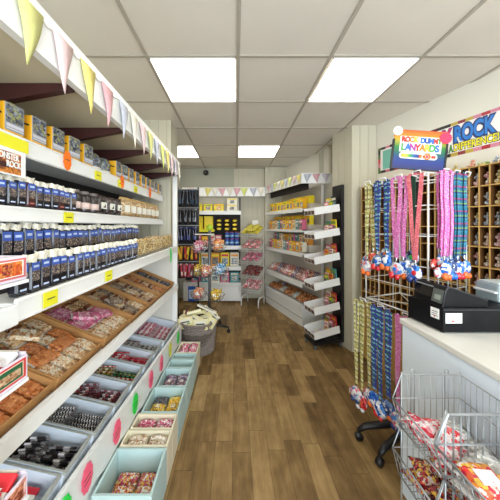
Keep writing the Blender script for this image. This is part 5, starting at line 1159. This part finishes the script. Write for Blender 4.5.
D = [('L', .98, 'yellow patterned', .58, .016, .016, (1, 2), .10, 'yellow patterned lanyard on the lower tier, farthest left'), ('L', .90, 'yellow patterned', .62, .018, .012, (2, 5), .085, 'yellow patterned lanyard on the lower tier, second from left'), ('L', .81, 'yellow patterned', .56, .016, .012, (1, 0), .06, 'yellow patterned lanyard on the lower tier beside the blue diamond ones'),
 ('L', .66, 'blue diamond', .53, .028, .012, (0, 1), .085, 'blue diamond lanyard of the lower tier, left one'), ('L', .545, 'blue diamond', .56, .028, .012, (0, 0), .09, 'blue diamond lanyard of the lower tier, middle one'), ('L', .43, 'blue diamond', .52, .028, .010, (3, 1), .08, 'blue diamond lanyard of the lower tier, right one'),
 ('L', .27, 'pink', .55, .024, .010, (1, 2), .085, 'pink lanyard of the lower tier next to the counter end, left one'), ('L', .17, 'pink', .52, .024, .008, (2, 3), .075, 'pink lanyard of the lower tier touching the counter end, right one')]
for s, t_, k, ln, w, spd, pc, out, lab in D: hang(s, t_, ZD, k, ln + .03, w, spd, pc, out, lab, GD, 0, j(-8, 8), 1.25)
# header sign
SN = Vector((-.10, -.995, 0)).normalized(); SX = Vector((.995, -.10, 0)).normalized()
SM = frame((1.232, 1.585, 1.99), SX, (0, 0, 1), SN) @ Matrix.Rotation(R(-6), 4, 'Z')
sg = thing('header_sign', 'rainbow sign reading ROCK DUMMY LANYARDS above the lanyard spinner', 'sign', mat4=SM)
SWd, SHt = .335, .262
m_, nt, b = newmat('rainbow_gradient')
tc = nt.nodes.new('ShaderNodeTexCoord'); s = nt.nodes.new('ShaderNodeSeparateXYZ'); ad = nt.nodes.new('ShaderNodeMath'); ad.operation = 'MULTIPLY_ADD'; ad.inputs[1].default_value = 1 / SHt; ad.inputs[2].default_value = .5
rp = ramp(nt, [(16, 26, 84), (22, 40, 120), (20, 60, 120), (20, 96, 80), (50, 126, 50), (170, 160, 40), (214, 130, 34), (190, 84, 34)], False)
nt.links.new(tc.outputs['Object'], s.inputs[0]); nt.links.new(s.outputs['Y'], ad.inputs[0]); nt.links.new(ad.outputs[0], rp.inputs[0]); nt.links.new(rp.outputs[0], b.inputs['Base Color']); b.inputs['Roughness'].default_value = .35
part('panel', MB().box(-SWd / 2, SWd / 2, -SHt / 2, SHt / 2, -.006, 0), m_, sg)
fr = MB(); fr.box(-SWd / 2 - .006, -SWd / 2 + .006, -SHt / 2 - .004, SHt * .25, -.008, .003).box(SWd / 2 - .006, SWd / 2 + .006, -SHt / 2 - .004, SHt * .25, -.008, .003).box(-SWd / 2, SWd / 2, -SHt / 2 - .004, -SHt / 2, -.008, .003)
part('frame', fr, BLACK, sg)
SWH = M('sign_white', (240, 238, 226), .4)
LC = [M('sl_%d' % i, c, .4) for i, c in enumerate([(196, 50, 40), (226, 130, 40), (226, 200, 50), (70, 160, 70), (40, 110, 200), (30, 60, 150), (170, 60, 150)])]
def sign_line(t, x0, y, h, step, cols):
    for i, ch in enumerate(t):
        if ch == ' ': continue
        for nm, c, f, z in (('lettering', LC[cols[i % len(cols)]], .0030, .0020),):
            me = text_mesh(ch, h / .70, c, .0007, f, .86); link(nm, me, sg, T(x0 + i * step, y, z))
rrect_pending = []
for x0_, x1_, y0_, y1_ in ((-.128, .134, .040, .088), (-.128, .134, -.018, .044)):
    part('text_plate', MB().box(x0_, x1_, y0_, y1_, .0002, .0008, .0002, 1), M('plate_white', (236, 236, 226), .4), sg)
sign_line('ROCK', -.108, .065, .032, .0265, [0, 0, 1, 2]); sign_line('DUMMY', .014, .062, .032, .0265, [4, 5, 4, 0, 3])
sign_line('LANYARDS', -.106, .012, .044, .0305, [3, 4, 6, 0, 1, 2, 3, 4])
def rrect(x0, x1, y0, y1, z0, z1, r, mat, nm):
    pts = []
    for cx_, cy_, a0 in ((x1 - r, y1 - r, 0), (x0 + r, y1 - r, 90), (x0 + r, y0 + r, 180), (x1 - r, y0 + r, 270)):
        for k in range(6): a = R(a0 + 18 * k); pts.append((cx_ + r * math.cos(a), cy_ + r * math.sin(a), z0))
    part(nm, MB().prism(pts, (0, 0, z1 - z0)), mat, sg)
rrect(-.125, .115, -.062, -.022, .0002, .001, .018, SWH, 'picture')
rrect(-.115, .02, -.054, -.030, .001, .0018, .010, bands('picture_rainbow', [(206, 60, 40), (226, 170, 50), (190, 200, 60), (50, 150, 80), (40, 80, 160), (40, 50, 110)], 'X', .137, .4, linear=True), 'picture')
part('picture', MB().tube([(.052 + .017 * math.cos(2 * PI * i / 18), -.042 + .017 * math.sin(2 * PI * i / 18), .002) for i in range(18)], .005, 6, True), LC[1], sg)
part('picture', MB().lathe([(0, 0), (.010, 0), (.010, .0014), (0, .0014)], 12, (.052, -.042, .001)), M('dummy_pink', (206, 90, 110), .4), sg)
part('picture', MB().box(.078, .105, -.052, -.034, .001, .0018).box(.024, .032, -.052, -.034, .001, .0018), LC[0], sg)
def burst(x, y, r, mat, nm, lab):
    n = 28; pts = [(x + r * (1 if i % 2 else .86) * math.cos(2 * PI * i / n), y + r * (1 if i % 2 else .86) * math.sin(2 * PI * i / n), .004) for i in range(n)]
    part(nm, MB().prism(pts, (0, 0, .002)), mat, sg, lab)
burst(-.150, .118, .032, SWH, 'price_burst', 'white starburst'); burst(.152, .088, .040, M('burst_pink', (250, 50, 90), .5), 'price_burst', 'bright pink starburst')
part('post', MB().box(-.006, .006, -SHt / 2 - .06, -SHt / 2 + .02, -.016, -.006), BLACK, sg)
for i, (x, y, z, yaw, rx, wh) in enumerate(((.70, .90, .722, 35, 84, 'aisle side, far end'), (.76, .84, .727, -50, 80, 'middle'), (.71, .80, .722, 80, 86, 'aisle side, near end'))):
    spawn(RBAG if i % 2 else RB2, 'sweet_bag', 'loose red and white bag on top, far upper basket, %s' % wh, 'sweet bag', T(x, y, z) @ RZ(yaw) @ RX(-rx) @ T(0, 0, -.05), 'sweet bags in the wire baskets')
for i, (x, y, z, yaw, rx, wh) in enumerate(((.80, .73, .735, 20, 84, 'against the counter side'), (.73, .72, .73, -60, 82, 'by the wire divider'), (.84, .66, .73, 70, 86, 'in the near corner by the counter'))):
    spawn(CBAG, 'sweet_bag', 'loose clear sweet bag on top, middle upper basket, %s' % wh, 'sweet bag', T(x, y, z) @ RZ(yaw) @ RX(-rx) @ T(0, 0, -.05), 'sweet bags in the wire baskets')
# ================================================================== CAMERA, LIGHT
cam = bpy.data.cameras.new('camera'); co = bpy.data.objects.new('camera', cam); COL.objects.link(co)
co.location = (0, 0, H0); co.rotation_euler = (R(90), 0, 0)
cam.sensor_width = 36; cam.lens = 36 * 236 / 500; cam.shift_x = 14 / 500; cam.shift_y = -24 / 500; cam.clip_start = .02
sc.camera = co
w = bpy.data.worlds.new('world'); sc.world = w; w.use_nodes = True
bg = w.node_tree.nodes['Background']; bg.inputs[0].default_value = (.80, .90, 1, 1); bg.inputs[1].default_value = WORLD
LAMP.node_tree.nodes['Principled BSDF'].inputs['Emission Strength'].default_value = LAMPS
pl = bpy.data.lights.new('window_portal', 'AREA'); pl.shape = 'RECTANGLE'; pl.size = 4.0; pl.size_y = 2.15; pl.cycles.is_portal = True
po = bpy.data.objects.new('window_portal', pl); COL.objects.link(po); po.location = (1.0, -2.2, 1.425); po.rotation_euler = (R(90), 0, 0)
sc.view_settings.view_transform = 'Standard'; sc.view_settings.look = 'None'; sc.view_settings.gamma = 1; sc.view_settings.use_curve_mapping = False
sc.view_settings.exposure = EXPO
sc.cycles.use_denoising = True; sc.cycles.max_bounces = 6; sc.cycles.diffuse_bounces = 4; sc.cycles.glossy_bounces = 2; sc.cycles.transmission_bounces = 2; sc.cycles.transparent_max_bounces = 8
sc.cycles.caustics_reflective = False; sc.cycles.caustics_refractive = False
